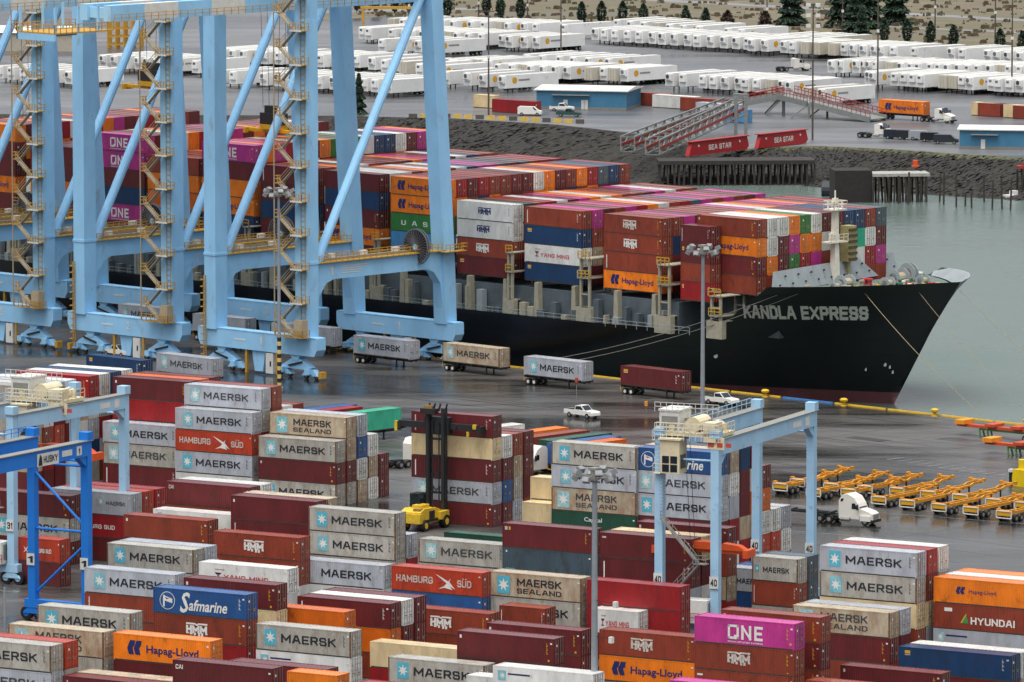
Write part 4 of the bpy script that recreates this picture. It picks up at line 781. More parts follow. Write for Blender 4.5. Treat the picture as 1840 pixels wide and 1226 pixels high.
# ------------------------------------------------------------------ yard gantry cranes
m_pale = mat('gantry_pale_blue', '9cc2dc', 0.45, var=0.1, scale=0.3, rust=0.12); m_vivid = mat('gantry_bright_blue', '1473cc', 0.42, var=0.1, scale=0.3)
m_ivory = mat('trolley_ivory', 'cfc4a4', 0.5, rust=0.15); m_rub = mat('black_rubber', '121212', 0.8); m_glass = mat('cab_glass', '12222a', 0.1, spec=0.8); m_orng = mat('spreader_orange', 'd0511a', 0.5, rust=0.2)
def make_rtg(lab, loc, rz, H, span, wb, col, yt, num, deco):
    t = thing('yard_crane', lab, 'crane', loc, rz, 'yard gantry cranes')
    for sx in (-1, 1):
        for sy in (0, 1):
            m = MB(); x, y = sx*wb/2, sy*span; m.bar((x, y, 1.6), (x, y, H), .92, 1.0); m.box(x - .62, x + .62, y - .6, y + .6, H - .1, H + .9)
            m.box(x - .55, x + .55, y - .62, y - .58, 6.6, 8.0, 1); m.text(num, x - .42, x + .42, 6.9, 7.7, y - .64, 2, .02); m.build('leg', [col, m_whp, DARK], t)
        m = MB(); x = sx*wb/2; m.box(x - .55, x + .55, .5, span - .5, H - 1.9, H - .15); m.box(x - .7, x + .7, -.6, span + .6, H - .15, H - .05, 1)
        m.prism([(.5, H - 1.9), (2.2, H - 1.9), (.5, H - 3.2)], 'x', x - .4, x + .4); m.prism([(span - .5, H - 1.9), (span - 2.2, H - 1.9), (span - .5, H - 3.2)], 'x', x - .4, x + .4)
        if sx < 0: m.rail([(x - .6, .5, H - .05), (x - .6, span - .5, H - .05)], 1.1, 0, 1.5, .07)
        m.build('girder', [col, m_galv], t)
        if sx > 0:
            m = MB(); m.add([(x + .58, span*.75, H - 1.4), (x + .58, span*.84, H - 1.4), (x + .58, span*.84, H - .7), (x + .58, span*.75, H - .7)], [(0,1,2,3)]); m.add([(x + .58, span*.88, H - 1.6), (x + .58, span*.925, H - 1.6), (x + .58, span*.925, H - .5), (x + .58, span*.88, H - .5)], [(0,1,2,3)])
            if deco == 'husky':
                m.add([(x + .6, span*.53, H - 2.0), (x + .6, span*.72, H - 2.0), (x + .6, span*.72, H - .5), (x + .6, span*.53, H - .5)], [(0,1,2,3)]); m.text('HUSKY', span*.585, span*.71, H - 1.65, H - .85, x + .63, 1, .02, 0, 'x'); m.add([(x + .63, span*.54, H - 1.9), (x + .63, span*.575, H - 1.9), (x + .63, span*.57, H - .9), (x + .63, span*.555, H - .6), (x + .63, span*.545, H - 1.2)], [(0,1,2,3,4)], 1); m.text('1', span*.895, span*.91, H - 1.45, H - .75, x + .62, 1, .02, 0, 'x')
            m.build('sign_plate', [m_whp, DARK], t)
    for sy in (0, 1):
        y = sy*span; m = MB(); m.box(-wb/2 - 1.0, wb/2 + 1.0, y - .5, y + .5, 1.5, 2.5); m.build('sill_beam', [col], t)
        for sx in (-1, 1):
            m = MB()
            for e_ in (-.9, .9): m.wheel((sx*wb/2 + e_, y, .8), .8, .6, 0, 1, 'y', 14)
            m.prism([(sx*wb/2 - 1.3, .8), (sx*wb/2 + 1.3, .8), (sx*wb/2 + .5, 1.6), (sx*wb/2 - .5, 1.6)], 'y', y - .45, y + .45, 1)
            m.build('wheel_bogie', [m_rub, col], t)
    for yy in (0, span): m = MB(); m.tube((-wb/2 + .5, yy, H - 2.6), (wb/2 - .5, yy, H - 2.6), .14, 8); m.build('tie_beam', [col], t)
    if deco == 'husky':
        for sy in (0, 1):
            y = sy*span
            for a, b_ in (((-wb/2, H - 3.2), (wb/2, H - 3.2)), ((-wb/2, H*.5), (wb/2, H*.5)), ((-wb/2, H - 4), (wb/2, H*.52)), ((-wb/2, 3), (wb/2, H*.44))): m = MB(); m.tube((a[0], y, a[1]), (b_[0], y, b_[1]), .16, 8); m.build('brace', [col], t)
    if deco == 'husky': m = MB(); m.box(-.2 - wb/2 + .8, wb/2 - .8, -.6, .6, 2.5, 2.6); m.box(-wb/2 + .6, -wb/2 + 1.6, -.7, -.2, 4.2, 5.3, 1); m.build('service_box', [col, m_whp], t)
    else:
        m = MB(); m.box(-.6, 2.9, -1.3, .9, 2.6, 5.2); m.box(2.9, 2.93, -.9, .5, 3.0, 4.9, 1); m.box(-2.6, -1.0, -1.0, .3, 2.6, 4.3); m.box(-2.8, 3.1, -1.5, 1.0, 2.5, 2.6, 1); m.rail([(-2.8, -1.5, 2.6), (3.1, -1.5, 2.6)], 1.1, 2, 1.0, .07); m.build('power_house', [m_whp, m_galv, mat('red_rail', '9a2a22')], t)
        m = MB()
        for a, b_ in (((-wb/2 + .6, -.9, 14.5), (1.6, -.9, 9.6)), ((1.9, -.9, 9.5), (-wb/2 + 1.4, -.9, 5.2))):
            m.bar(a, b_, .8, .14); 
            for hh in (.5, 1.0): m.bar(Vector(a) + Vector((0, -.4, hh)), Vector(b_) + Vector((0, -.4, hh)), .06, .06)
            for k in range(7): c = Vector(a).lerp(Vector(b_), k/6); m.bar(c + Vector((0, -.4, 0)), c + Vector((0, -.4, 1.0)), .06, .06)
        m.box(1.2, 2.8, -1.4, -.4, 9.4, 9.5); m.rail([(1.2, -1.4, 9.5), (2.8, -1.4, 9.5)], 1, 0, .8, .07)
        for k in range(14): m.bar((-wb/2 + .3, -.75, 14.5 + k*.4), (-wb/2 + .9, -.75, 14.5 + k*.4), .06, .06)
        m.build('stairs', [m_galv], t)
    if yt is not None:
        m = MB(); m.box(-wb/2 - .4, wb/2 + .4, yt - 2.4, yt + 2.4, H + .1, H + .5); m.box(-wb/2 - .2, -1.2, yt - 2.0, yt + 1.6, H + .5, H + 2.9, 3); m.box(-wb/2 + .1, -1.4, yt - 2.05, yt - 2.0, H + .8, H + 2.3, 1); m.box(-wb/2 - .3, -1.1, yt - 2.1, yt + 1.7, H + 2.9, H + 3.1, 3)
        m.tube((.4, yt - 1.8, H + 1.4), (.4, yt + 1.8, H + 1.4), .9, 14); m.box(2.0, wb/2, yt - 2.6, yt - .4, H + .5, H + 1.8); m.box(2.2, wb/2 + .2, yt - 2.9, yt + 2.2, H - .4, H + .1); m.tube((2.4, yt + .3, H + 1.0), (2.4, yt + 2.0, H + 1.0), .6, 12)
        m.rail([(-wb/2 - .4, yt - 2.4, H + .5), (wb/2 + .4, yt - 2.4, H + .5), (wb/2 + .4, yt + 2.4, H + .5)], 1.1, 0, .8, .07); m.box(2.6, wb/2 + 1.2, yt - 2.7, yt - 2.6, H - 1.2, H + .2)
        for k in range(3): m.box(2.7 + k*1.1, 3.4 + k*1.1, yt - 2.74, yt - 2.7, H - .9, H - .4, 2)
        rq = random.Random(5)
        for k in range(26):
            bx, by, bz = rq.uniform(-wb/2, wb/2), rq.uniform(yt - 2.6, yt + 2.2), H + .5; sx_, sy_, sz_ = rq.uniform(.2, .7), rq.uniform(.2, .7), rq.uniform(.3, 1.5); m.box(bx, bx + sx_, by, by + sy_, bz, bz + sz_, rq.choice((0, 0, 3, 1, 4)))
        for z_ in (H - .4, H + .5, H + 2.9): m.rail([(-wb/2 - .4, yt - 2.9, z_), (wb/2 + .6, yt - 2.9, z_)], 1.1, 3, .7, .06)
        m.rail([(-wb/2 - .9, yt - 2.4, H - .5), (-wb/2 - .9, yt + 2.0, H - .5)], 1.1, 3, .7, .06); m.box(-wb/2 - 1.0, -wb/2, yt - 2.4, yt + 2, H - .6, H - .5, 3)
        for k in range(8): m.bar((-3.6, yt - 3.0, H - 4.2 + k*.5), (-3.1, yt - 3.0, H - 4.2 + k*.5), .05, .05, 3)
        m.build('trolley', [m_ivory, m_galv, mat('sign_red', 'b5452e'), m_whp, m_dark], t)
        m = MB(); m.box(-3.0, -.6, yt - 3.4, yt - 1.2, H - 4.2, H - .3); m.box(-3.2, -.4, yt - 3.6, yt - 1.0, H - .3, H - .1)
        for a in range(2):
            for b_ in range(2): m.box(-2.75 + a*1.02, -1.9 + a*1.02, yt - 3.44, yt - 3.4, H - 4.0 + b_*1.0, H - 3.15 + b_*1.0, 1)
        m.box(-.6, -.55, yt - 3.1, yt - 1.5, H - 3.6, H - 2.0, 1); m.rail([(-3.9, yt - 3.4, H - 4.2), (-3.0, yt - 3.4, H - 4.2)], 1.1, 0, .5, .06); m.box(-3.9, -3.0, yt - 3.4, yt - 1.2, H - 4.3, H - 4.2); m.build('operator_cab', [m_ivory, m_glass], t)
        m = MB(); zs = 10.0 if deco != 'low' else 14.0
        m.box(-5.8, 5.8, yt + 2.2, yt + 3.0, zs, zs + .45); m.box(-6.05, -5.4, yt + 1.3, yt + 3.7, zs - .3, zs + .6); m.box(5.4, 6.05, yt + 1.3, yt + 3.7, zs - .3, zs + .6); m.box(-1.8, 1.8, yt + 1.7, yt + 3.4, zs + .45, zs + 1.3)
        for sx in (-1, 1):
            m.prism([(sx*2.0, zs + .4), (sx*5.6, zs + .4), (sx*4.6, zs + 1.0), (sx*2.6, zs + 1.2)], 'y', yt + 2.0, yt + 3.2)
            for dy in (1.9, 3.3): m.tube((sx*1.4, yt + dy, zs + 1.2), (sx*1.8, yt + dy - .8, H), .035, 4, 1)
        m.build('spreader', [m_orng, m_dark], t)
    return t
P0 = make_rtg('pale blue yard crane with ivory trolley standing right of centre over the tall stacks', YD.w(-385.8, 697.8), YD.rz + R(6.4), 24.0, 30.0, 7.0, m_pale, 2.2, '40', '')
make_rtg('pale blue yard crane at the left edge behind the bright blue one', YD.w(-483.0, 696.2), YD.rz, 21.0, 24.7, 7.4, m_pale, 13.0, '31', 'low')
make_rtg('bright blue yard crane at the left edge with a white dog sign', YD.w(-457.2, 650.4), YD.rz, 22.0, 23.5, 7.6, m_vivid, None, '1', 'husky')

# ------------------------------------------------------------------ container handler
def handler():
    P = at(786, 957); u, v = YD.uv(P)
    t = thing('container_handler', 'yellow container handler with a tall black mast and wide black spreader', 'container handler', YD.w(-461.0, 766.5), YD.rz)
    Y = mat('machine_yellow', 'cdaa2c', 0.5, rust=0.35, var=.2, stain='6a5a3a')
    m = MB(); m.prism([(-6.6, 1.0), (-6.6, 2.5), (-5.6, 2.9), (-2.6, 2.8), (-.4, 2.0), (-.4, .9)], 'x', -1.5, 1.5); m.box(-2.0, -1.1, -2.4, -.2, 1.2, 2.2); m.box(1.1, 2.0, -2.4, -.2, 1.2, 2.2); m.box(-1.6, 1.6, -6.9, -6.2, 1.1, 2.3); m.box(-.5, .9, -5.4, -3.4, 2.8, 3.3); m.box(-1.62, -1.5, -5.2, -2.6, 1.15, 1.5, 1); m.box(1.5, 1.62, -5.4, -1.0, 1.1, 1.45, 1); m.box(1.0, 1.62, -4.4, -3.2, 1.5, 2.5, 1); m.box(.2, 1.3, -6.3, -5.6, 2.6, 2.95, 2); m.tube((1.1, -3.0, 2.8), (1.1, -3.0, 4.2), .12, 8, 1); m.box(-1.7, -1.5, -3.9, -3.0, 1.5, 2.4, 2); m.build('body', [Y, m_dark, mat('mast_tan', '8a6f3a')], t)
    m = MB(); m.box(-1.5, -.1, -4.3, -2.5, 2.7, 2.85); m.box(-1.5, -.1, -4.3, -2.5, 4.5, 4.65)
    for x in (-1.5, -.2):
        for y in (-4.3, -2.6): m.box(x, x + .12, y, y + .12, 2.8, 4.5)
    m.box(-1.42, -.18, -4.25, -2.55, 2.9, 4.45, 1); m.build('cab', [m_dark, m_glass], t)
    for x, y, r in ((-1.75, -1.0, .85), (1.75, -1.0, .85), (-1.4, -5.6, .75), (1.4, -5.6, .75)):
        m = MB(); m.wheel((x, y, r), r, .8, 0, 1, 'x', 16); m.build('wheel', [m_rub, Y], t)
    m = MB()
    for x in (-1.15, 1.15):
        m.box(x - .32, x + .32, -.35, .25, .6, 15.4); m.box(x - .2, x + .2, -.5, -.35, .6, 14.8)
    for z in (2.0, 4.2, 6.6, 9.0, 11.2, 13.2): m.box(-1.2, 1.2, -.2, .1, z, z + .28)
    m.box(-2.0, .2, -.9, .1, 14.6, 15.3); m.box(-1.6, -.4, -.6, -.2, 15.3, 15.7, 1)
    for x in (-1.2, -.4, .4, 1.4): m.tube((x, -.2, 15.0), (x + .3, -.2, 16.0), .12, 6)
    for x in (-.5, .5): m.tube((x, -.3, 1.5), (x, -.3, 13.6), .09, 6)
    m.build('mast', [m_dark, mat('mast_tan', '8a6f3a')], t)
    m = MB(); m.box(-6.0, 6.0, .3, .9, 12.6, 13.4); m.box(-1.8, 1.8, -.1, .9, 12.0, 14.2); m.box(-6.4, -5.6, .2, 1.6, 12.3, 13.2); m.box(5.6, 6.4, .2, 1.6, 12.3, 13.2); m.tube((2.4, .35, 13.0), (2.4, .2, 13.0), .45, 10)
    m.box(-6.5, -6.1, .1, .5, 12.0, 13.3, 1); m.box(5.3, 5.8, .1, .35, 12.9, 13.5, 1); m.box(4.4, 4.7, .1, .35, 11.9, 12.5, 1); m.build('spreader', [m_dark, Y], t)
handler()

# ------------------------------------------------------------------ wheeled chassis, trucks, cars
def make_chassis(name, col, wheels=(-5.2, -3.95), L=12.3):
    t = thing(name, 'x', 'trailer')
    m = MB()
    for y in (-.5, .5): m.box(-L/2, L/2, y - .09, y + .09, 1.0, 1.3)
    for x in (-L/2, -L/4, 0, L/4, L/2 - .3): m.box(x, x + .3, -1.2, 1.2, 1.15, 1.38)
    m.box(-L/2, -L/2 + .15, -1.15, 1.15, .6, .75, 1); m.box(-L/2, -L/2 + .12, -1.2, -1.05, .6, 1.3, 1); m.box(-L/2, -L/2 + .12, 1.05, 1.2, .6, 1.3, 1)
    m.build('frame', [col, YEL], t)
    m = MB()
    for x in wheels:
        for y in (-1.0, 1.0): m.wheel((x, y, .5), .5, .5, 0, 1, 'y', 12)
        m.tube((x, -1, .5), (x, 1, .5), .1, 6)
    m.build('wheels', [m_rub, m_whp], t)
    m = MB()
    for y in (-.8, .8): m.box(2.9, 3.1, y - .08, y + .08, .05, 1.1); m.box(2.75, 3.25, y - .15, y + .15, 0, .08)
    m.build('landing_gear', [m_dark], t); return t
ch0 = make_chassis('container_chassis', m_dark); GCH = 'container trailers parked on the quay'
first = [True]
def chassis_at(loc, rz, lab, group=GCH):
    if first[0]: first[0] = False; ch0.location = loc; ch0.rotation_euler = (0, 0, rz); tag(ch0, lab, 'trailer', group)
    else: dup(ch0, loc, rz, lab, group)
for px, py, code, wh in ((941.3, 640, 'G.maersk', 'third of the quay row'), (795, 616, 's.maersk', 'second of the quay row'), (635, 602.5, 'G.maersk', 'at the waterside sill of crane 1'), (1115, 657, 'm.lbl', 'at the right end of the quay row'), (281, 634, 'G.maersk', 'beside the landside bogies of crane 1'), (155, 637, 'v.lbl', 'left of the grey trailer under crane 2'),
                         (346, 563, 'G.', 'between the legs of crane 1'), (212, 546, 'G.maersk', 'between the legs of crane 2'), (498, 580, 'G.', 'behind the stair tower of crane 1')):
    P = at(px, py, 1.4 + CH); u, v = QY.uv(P); c = code.split('.')[0]; s_ = WORDS[code.split('.')[1]]
    container(code, QY, u + LENS[40]/2, v + CW/2, 1.4, 40, f"{PAL[c][1]} container on a trailer {wh}", 'containers riding on quay trailers'); chassis_at(QY.w(u + LENS[40]/2, v + CW/2, 0), QY.rz, f"dark trailer under the {PAL[c][1]} container {wh}")
# trailers parked across, behind the stacks
for px, py, code, wh in ((721, 733, 't.', 'brightest of the cross-parked three'), (652, 731, 'r.', 'between blue and teal ones'), (642, 727, 'B.', 'farthest of the cross-parked three'), (1022, 768, 'o.', 'roof showing right of the handler stack'), (1060, 773, 'n.', 'roof right of the orange roof'), (1100, 778, 'e.', 'roof before the blue roof'), (1116, 784, 'B.', 'roof between green and orange roofs'), (1126, 789, 'O.', 'roof at the crane end'), (943, 762, 'w.', 'roof behind the handler stack')):
    P = at(px, py, 1.4 + CH); u, v = QY.uv(P); c = code.split('.')[0]; cu, cv = u - CW/2, v - LENS[40]/2
    container(code, QY, cu, cv, 1.4, 40, f"{PAL[c][1]} container parked across the lane, {wh}", 'containers on cross-parked trailers', turn=R(90)); chassis_at(QY.w(cu, cv, 0), QY.rz + R(90), f"dark trailer of the cross-parked {PAL[c][1]} container, {wh}"[:200], 'cross-parked trailers')
# orange gooseneck chassis
m_och = mat('chassis_orange', 'cc8a22', 0.55, rust=0.35, var=0.25, stain='5a3a18')
def make_goose():
    t = thing('gooseneck_trailer', 'x', 'trailer'); m = MB()
    for y in (-.48, .48): m.box(-6.1, 3.4, y - .1, y + .1, .95, 1.35); m.prism([(3.4, .95), (3.4, 1.35), (4.2, 1.6), (6.1, 1.6), (6.1, 1.35), (4.2, 1.3)], 'y', y - .1, y + .1)
    for x in (-6.1, -3, 0, 3.2): m.box(x, x + .25, -.5, .5, 1.0, 1.25)
    m.build('frame', [m_och], t)
    for x, z in ((-6.15, 1.3), (5.6, 1.55)): m = MB(); m.box(x, x + .5, -1.25, 1.25, z, z + .28); m.box(x, x + .6, -1.25, -.85, z + .2, z + .45); m.box(x, x + .6, .85, 1.25, z + .2, z + .45); m.build('bolster', [m_och], t)
    m = MB(); m.box(-6.3, -6.15, -1.2, 1.2, .5, .62); m.box(-6.3, -6.15, -1.2, -1.08, .5, 1.5); m.box(-6.3, -6.15, 1.08, 1.2, .5, 1.5); m.box(-6.22, -6.15, -1.0, 1.0, .85, 1.5, 1); m.box(-6.3, -6.15, -1.2, 1.2, 1.42, 1.52); m.build('bumper', [m_whp, YEL], t)
    m = MB()
    for x in (-5.1, -3.85):
        for y in (-1.0, 1.0): m.wheel((x, y, .5), .5, .55, 0, 1, 'y', 12)
        m.tube((x, -1, .5), (x, 1, .5), .1, 6, 0)
    m.build('wheels', [m_rub, m_galv], t)
    m = MB()
    for y in (-.75, .75): m.box(2.6, 2.8, y - .08, y + .08, .04, 1.2)
    m.build('landing_gear', [m_dark], t); return t
g0 = make_goose(); rows_g = [(1402, 889), (1463, 899), (1524, 899), (1580, 913), (1629, 919), (1687, 926), (1745, 932), (1804, 939), (1860, 946), (1432, 881), (1494, 889), (1555, 893), (1612, 897), (1668, 903), (1725, 909), (1785, 917), (1838, 923)]
A_ = R(54)
for i, (px, py) in enumerate(rows_g):
    P = at(px, py); loc = P + Vector((math.cos(A_), math.sin(A_), 0)) * 6.2
    where = 'orange gooseneck chassis, ' + (f'{NTH[i]} from the left at the front of the row' if i < 9 else f'{NTH[i-9]} of those tucked behind the front row')
    if i == 0: g0.location = loc; g0.rotation_euler = (0, 0, A_); tag(g0, where, 'trailer', 'orange chassis parked in a row')
    else: dup(g0, loc, A_ + R(rnd.uniform(-1.5, 1.5)), where, 'orange chassis parked in a row')
def bolster_trailer(px, py, lab):
    t = thing('bolster_trailer', lab, 'trailer', at(px, py), QY.rz + R(4), 'orange bolster trailers by the quay edge'); m = MB()
    m.box(-1, 15, -.5, .5, 1.3, 1.7); m.box(-.8, .8, -1.3, 1.3, 1.7, 2.3, 1)
    for x in (4.5, 9.0, 13.5): m.box(x, x + 1.6, -1.3, 1.3, 1.7, 2.1)
    m.build('deck', [mat('bolster_red', 'b5472a', 0.5, rust=0.3), mat('bolster_orange', 'd98a1e', 0.5)], t)
    m = MB()
    for x in (3.2, 4.6): m.bar((x, -.5, 0), (x - .3, -.4, 1.35), .2, .2); m.bar((x, .5, 0), (x - .3, .4, 1.35), .2, .2)
    m.box(3.0, 11, -.35, .35, 1.0, 1.3); m.build('stand', [mat('stand_green', '4a7a44', 0.6)], t)
    m = MB()
    for x in (11.5, 12.8):
        for y in (-.95, .95): m.wheel((x, y, .5), .5, .5, 0, 1)
    m.build('wheels', [m_rub, m_galv], t)
bolster_trailer(1733, 782, 'orange flat bolster trailer with green stand nearest the yellow kerb rail'); bolster_trailer(1783, 815, 'orange flat bolster trailer cut by the right edge, nearer the yard')

def make_semi(name, lab, loc, rz, bob=False, group=None):
    t = thing(name, lab, 'truck', loc, rz, group); wh = mat('truck_white', 'd6d3ca', 0.3, var=0.05)
    m = MB()                                                     # x forward
    m.prism([(0, .75), (0, 3.1), (.5, 3.85), (1.3, 3.95), (2.2, 3.55), (2.75, 2.75), (3.0, 2.15), (3.0, .75)] if not bob else [(.6, .9), (.6, 3.0), (1.2, 3.1), (2.4, 2.9), (2.9, 2.1), (3.0, .9)], 'y', -1.2, 1.2); m.build('cab', [wh], t)
    m = MB(); m.prism([(2.95, .75), (2.95, 2.12), (4.3, 1.75), (4.75, 1.5), (4.85, .75)], 'y', -1.0, 1.0); m.box(3.1, 4.6, -1.22, -.95, .55, 1.25); m.box(3.1, 4.6, .95, 1.22, .55, 1.25); m.build('hood', [wh], t)
    m = MB(); m.add([(2.35, -1.05, 2.95 + .25), (2.35, 1.05, 3.2), (3.02, 1.05, 2.2), (3.02, -1.05, 2.2)], [(0,1,2,3)])
    m.prism([(1.9, 2.05), (1.9, 2.8), (2.4, 2.8), (2.7, 2.05)], 'y', -1.22, -1.2); m.prism([(1.9, 2.05), (1.9, 2.8), (2.4, 2.8), (2.7, 2.05)], 'y', 1.2, 1.22)
    if not bob: m.prism([(.25, 2.9), (.3, 3.3), (.75, 3.4), (.6, 3.0)], 'y', -1.22, -1.2)
    m.build('windscreen', [m_glass], t)
    m = MB(); m.box(4.83, 4.9, -.75, .75, .85, 1.45); m.box(4.7, 5.0, -1.15, 1.15, .4, .75, 1); m.build('grille', [m_galv, m_dark], t)
    m = MB(); m.box(-3.6, 4.4, -.45, .45, .65, .95); m.box(-3.2, -1.6, -.5, .5, 1.0, 1.15); m.tube((.3, -1.25, .7), (1.7, -1.25, .7), .3, 8, 1); m.build('frame', [m_dark, m_galv], t)
    for x, y in ((3.8, -1.0), (3.8, 1.0), (-1.4, -1.0), (-1.4, 1.0), (-2.75, -1.0), (-2.75, 1.0)):
        m = MB(); m.wheel((x, y, .52), .52, .35 if x > 0 else .6, 0, 1, 'y', 14); m.build('wheel', [m_rub, m_galv], t)
    for y in (-1.45, 1.45): m = MB(); m.box(2.75, 2.95, y - .12, y + .12, 2.0, 2.7); m.build('mirror', [m_dark], t)
    return t
PS = at(1500, 938); semi = make_semi('semi_truck', 'white sleeper cab truck driving along the lane before the orange chassis', PS + YD.lo * 1.2, YD.rz)
chassis_at(semi.location - YD.lo * 7.6, YD.rz, 'empty black trailer hitched behind the white sleeper cab truck', 'trailer of the white truck')
make_semi('semi_truck', 'white truck cab half hidden among stacks below the rusty red container', YD.w(*YD.uv(at(832, 1110, 0))), YD.rz)
make_semi('semi_truck', 'white truck behind the brown handler stack at the teal trailer', QY.w(*QY.uv(at(735, 838))), QY.rz + R(90))
make_semi('semi_truck', 'white truck peeping between the handler stack and the sand boxes', QY.w(*QY.uv(at(975, 850))), QY.rz - R(90))
def make_pickup(lab, loc, rz, col='d9d7d0', van=False, group=None, s=1.0):
    t = thing('pickup_truck', lab, 'pickup', loc, rz, group); body = mat('car_paint_' + col, col, 0.28, var=0.04)
    m = MB()
    if van: m.prism([(-2.6, .4), (-2.6, 1.9), (-2.3, 2.05), (1.0, 2.0), (1.8, 1.25), (2.6, 1.05), (2.7, .4)], 'y', -.95, .95)
    else:
        m.prism([(-2.75, .5), (-2.75, 1.12), (-.75, 1.12), (-.55, 1.15), (1.05, 1.15), (2.55, 1.0), (2.7, .85), (2.75, .45)], 'y', -.95, .95); m.prism([(-.75, 1.1), (-.6, 1.78), (.5, 1.82), (1.25, 1.12)], 'y', -.84, .84)
    m.build('body', [body], t); m = MB()
    if van: m.prism([(1.0, 1.95), (1.75, 1.27), (1.2, 1.27), (.7, 1.9)], 'y', -.97, .97)
    else:
        m.prism([(-.6, 1.2), (-.5, 1.68), (.42, 1.72), (.95, 1.2)], 'y', -.855, .855); m.add([(.56, -.75, 1.78), (.56, .75, 1.78), (1.24, .75, 1.16), (1.24, -.75, 1.16)], [(0,1,2,3)]); m.box(-2.6, -.85, -.78, .78, 1.1, 1.13)
    m.build('window', [m_glass], t)
    for x in (-1.7, 1.75):
        for y in (-.85, .85): m = MB(); m.wheel((x, y, .38), .38, .25, 0, 1, 'y', 12); m.build('wheel', [m_rub, m_galv], t)
    t.scale = (s, s, s); return t
make_pickup('white pickup truck driving on open wet asphalt left of the yard crane', at(1046, 750), QY.rz + R(2))
make_pickup('white pickup truck parked behind the yard crane trolley by the ship', at(1296, 727), QY.rz + R(2))
make_pickup('white pickup truck under crane 2 behind the navy trailer', at(212, 640), QY.rz)

# ------------------------------------------------------------------ yard light poles
def light_pole(lab, px, py_base, H, r0, band=False, arms=False):
    P = at(px, py_base); t = thing('light_pole', lab, 'light pole', P, QY.rz, 'tall light poles in the yard')
    m = MB(); m.tube((0, 0, 0), (0, 0, H), r0, 12, 0, r0 * .62); m.lathe([(r0*2, 0), (r0*2, .6), (r0*1.2, .7)], 12); m.build('pole', [mat('pole_grey', '8d9499', 0.45, 0.2)], t)
    if band:
        m = MB()
        for k in range(12): m.tube((0, 0, .7 + k*.62), (0, 0, .7 + (k+1)*.62), r0*1.08, 12, k % 2)
        m.build('stripe_sleeve', [mat('band_yellow', 'cdb06a'), m_dark], t)
    m = MB(); m.tube((0, 0, H - .6), (0, 0, H + .5), .45, 10)
    for k in range(8):
        a = 2*math.pi*k/8 + .2; c_, s_ = math.cos(a), math.sin(a); m.bar((0, 0, H - .2), (c_*1.7, s_*1.7, H - .2), .12, .12); 
    n_ = 12; R1 = 1.7
    for k in range(n_): a, b_ = 2*math.pi*k/n_, 2*math.pi*(k+1)/n_; m.bar((R1*math.cos(a), R1*math.sin(a), H - .2), (R1*math.cos(b_), R1*math.sin(b_), H - .2), .14, .14)
    m.box(-.5, .5, -.5, .5, H + .5, H + .75); hd = m.build('head_ring', [m_galv], t)
    for k in range(10):
        a = 2*math.pi*k/10; c_, s_ = math.cos(a), math.sin(a); m = MB(); c = Vector((c_*2.05, s_*2.05, H - .35 + (.7 if k % 2 else 0))); d_ = Vector((c_*.55, s_*.55, .28)); m.bar(c - d_*.5, c + d_*.5, .75, .55); m.bar(c + d_*.5, c + d_*.56, .6, .42, 0); m.build('floodlight', [mat('lamp_grey', '878a8b', 0.35, 0.2)], hd)
    if arms:
        for z, l_ in ((16.2, 3.0), (12.4, 2.4)): m = MB(); m.bar((0, 0, z), (l_, 0, z), .07, .07); m.box(l_ - .2, l_ + .25, -.2, .2, z - .5, z + .15, 1); m.build('side_arm', [m_dark, m_whp], t)
    return t
light_pole('tall grey light pole with ring of floodlights, in front of the ship bow', 1262, 838, 30, .36)
light_pole('tall light pole with black and yellow striped foot beside crane 1', 502, 703, 30, .30, band=True)
light_pole('tall grey light pole nearest the viewer, rising from the bottom edge', 1068, 1352, 29.5, .42, arms=True)
t = thing('lamp_post', 'thin grey lamp post in the bottom left corner', 'lamp post', at(10, 1300), YD.rz); m = MB(); m.tube((0, 0, 0), (0, 0, 14.8), .17, 8, 0, .1); m.build('pole', [mat('pole_grey', '8d9499')], t); m = MB(); m.bar((0, 0, 14.4), (1.6, 0, 14.5), .07, .07); m.bar((0, 0, 14.4), (-1.0, 0, 14.5), .07, .07); m.box(1.2, 1.9, -.15, .15, 14.35, 14.55); m.build('arm', [m_galv], t)
for px, py, h_, lab in ((1036, 716, 2.4, 'thin post with a red top left of the quay trailer row end'), (1161, 742, 1.0, 'small orange beacon standing on the quay left of the yard crane')):
    t = thing('beacon_post', lab, 'post', at(px, py)); m = MB(); m.tube((0, 0, 0), (0, 0, h_), .06, 6); m.build('post', [m_galv], t); m = MB(); m.tube((0, 0, h_), (0, 0, h_ + .7), .25, 8); m.build('top', [mat('beacon_orange', 'd98a20') if 'beacon' in lab else mat('beacon_red', 'b04030')], t)
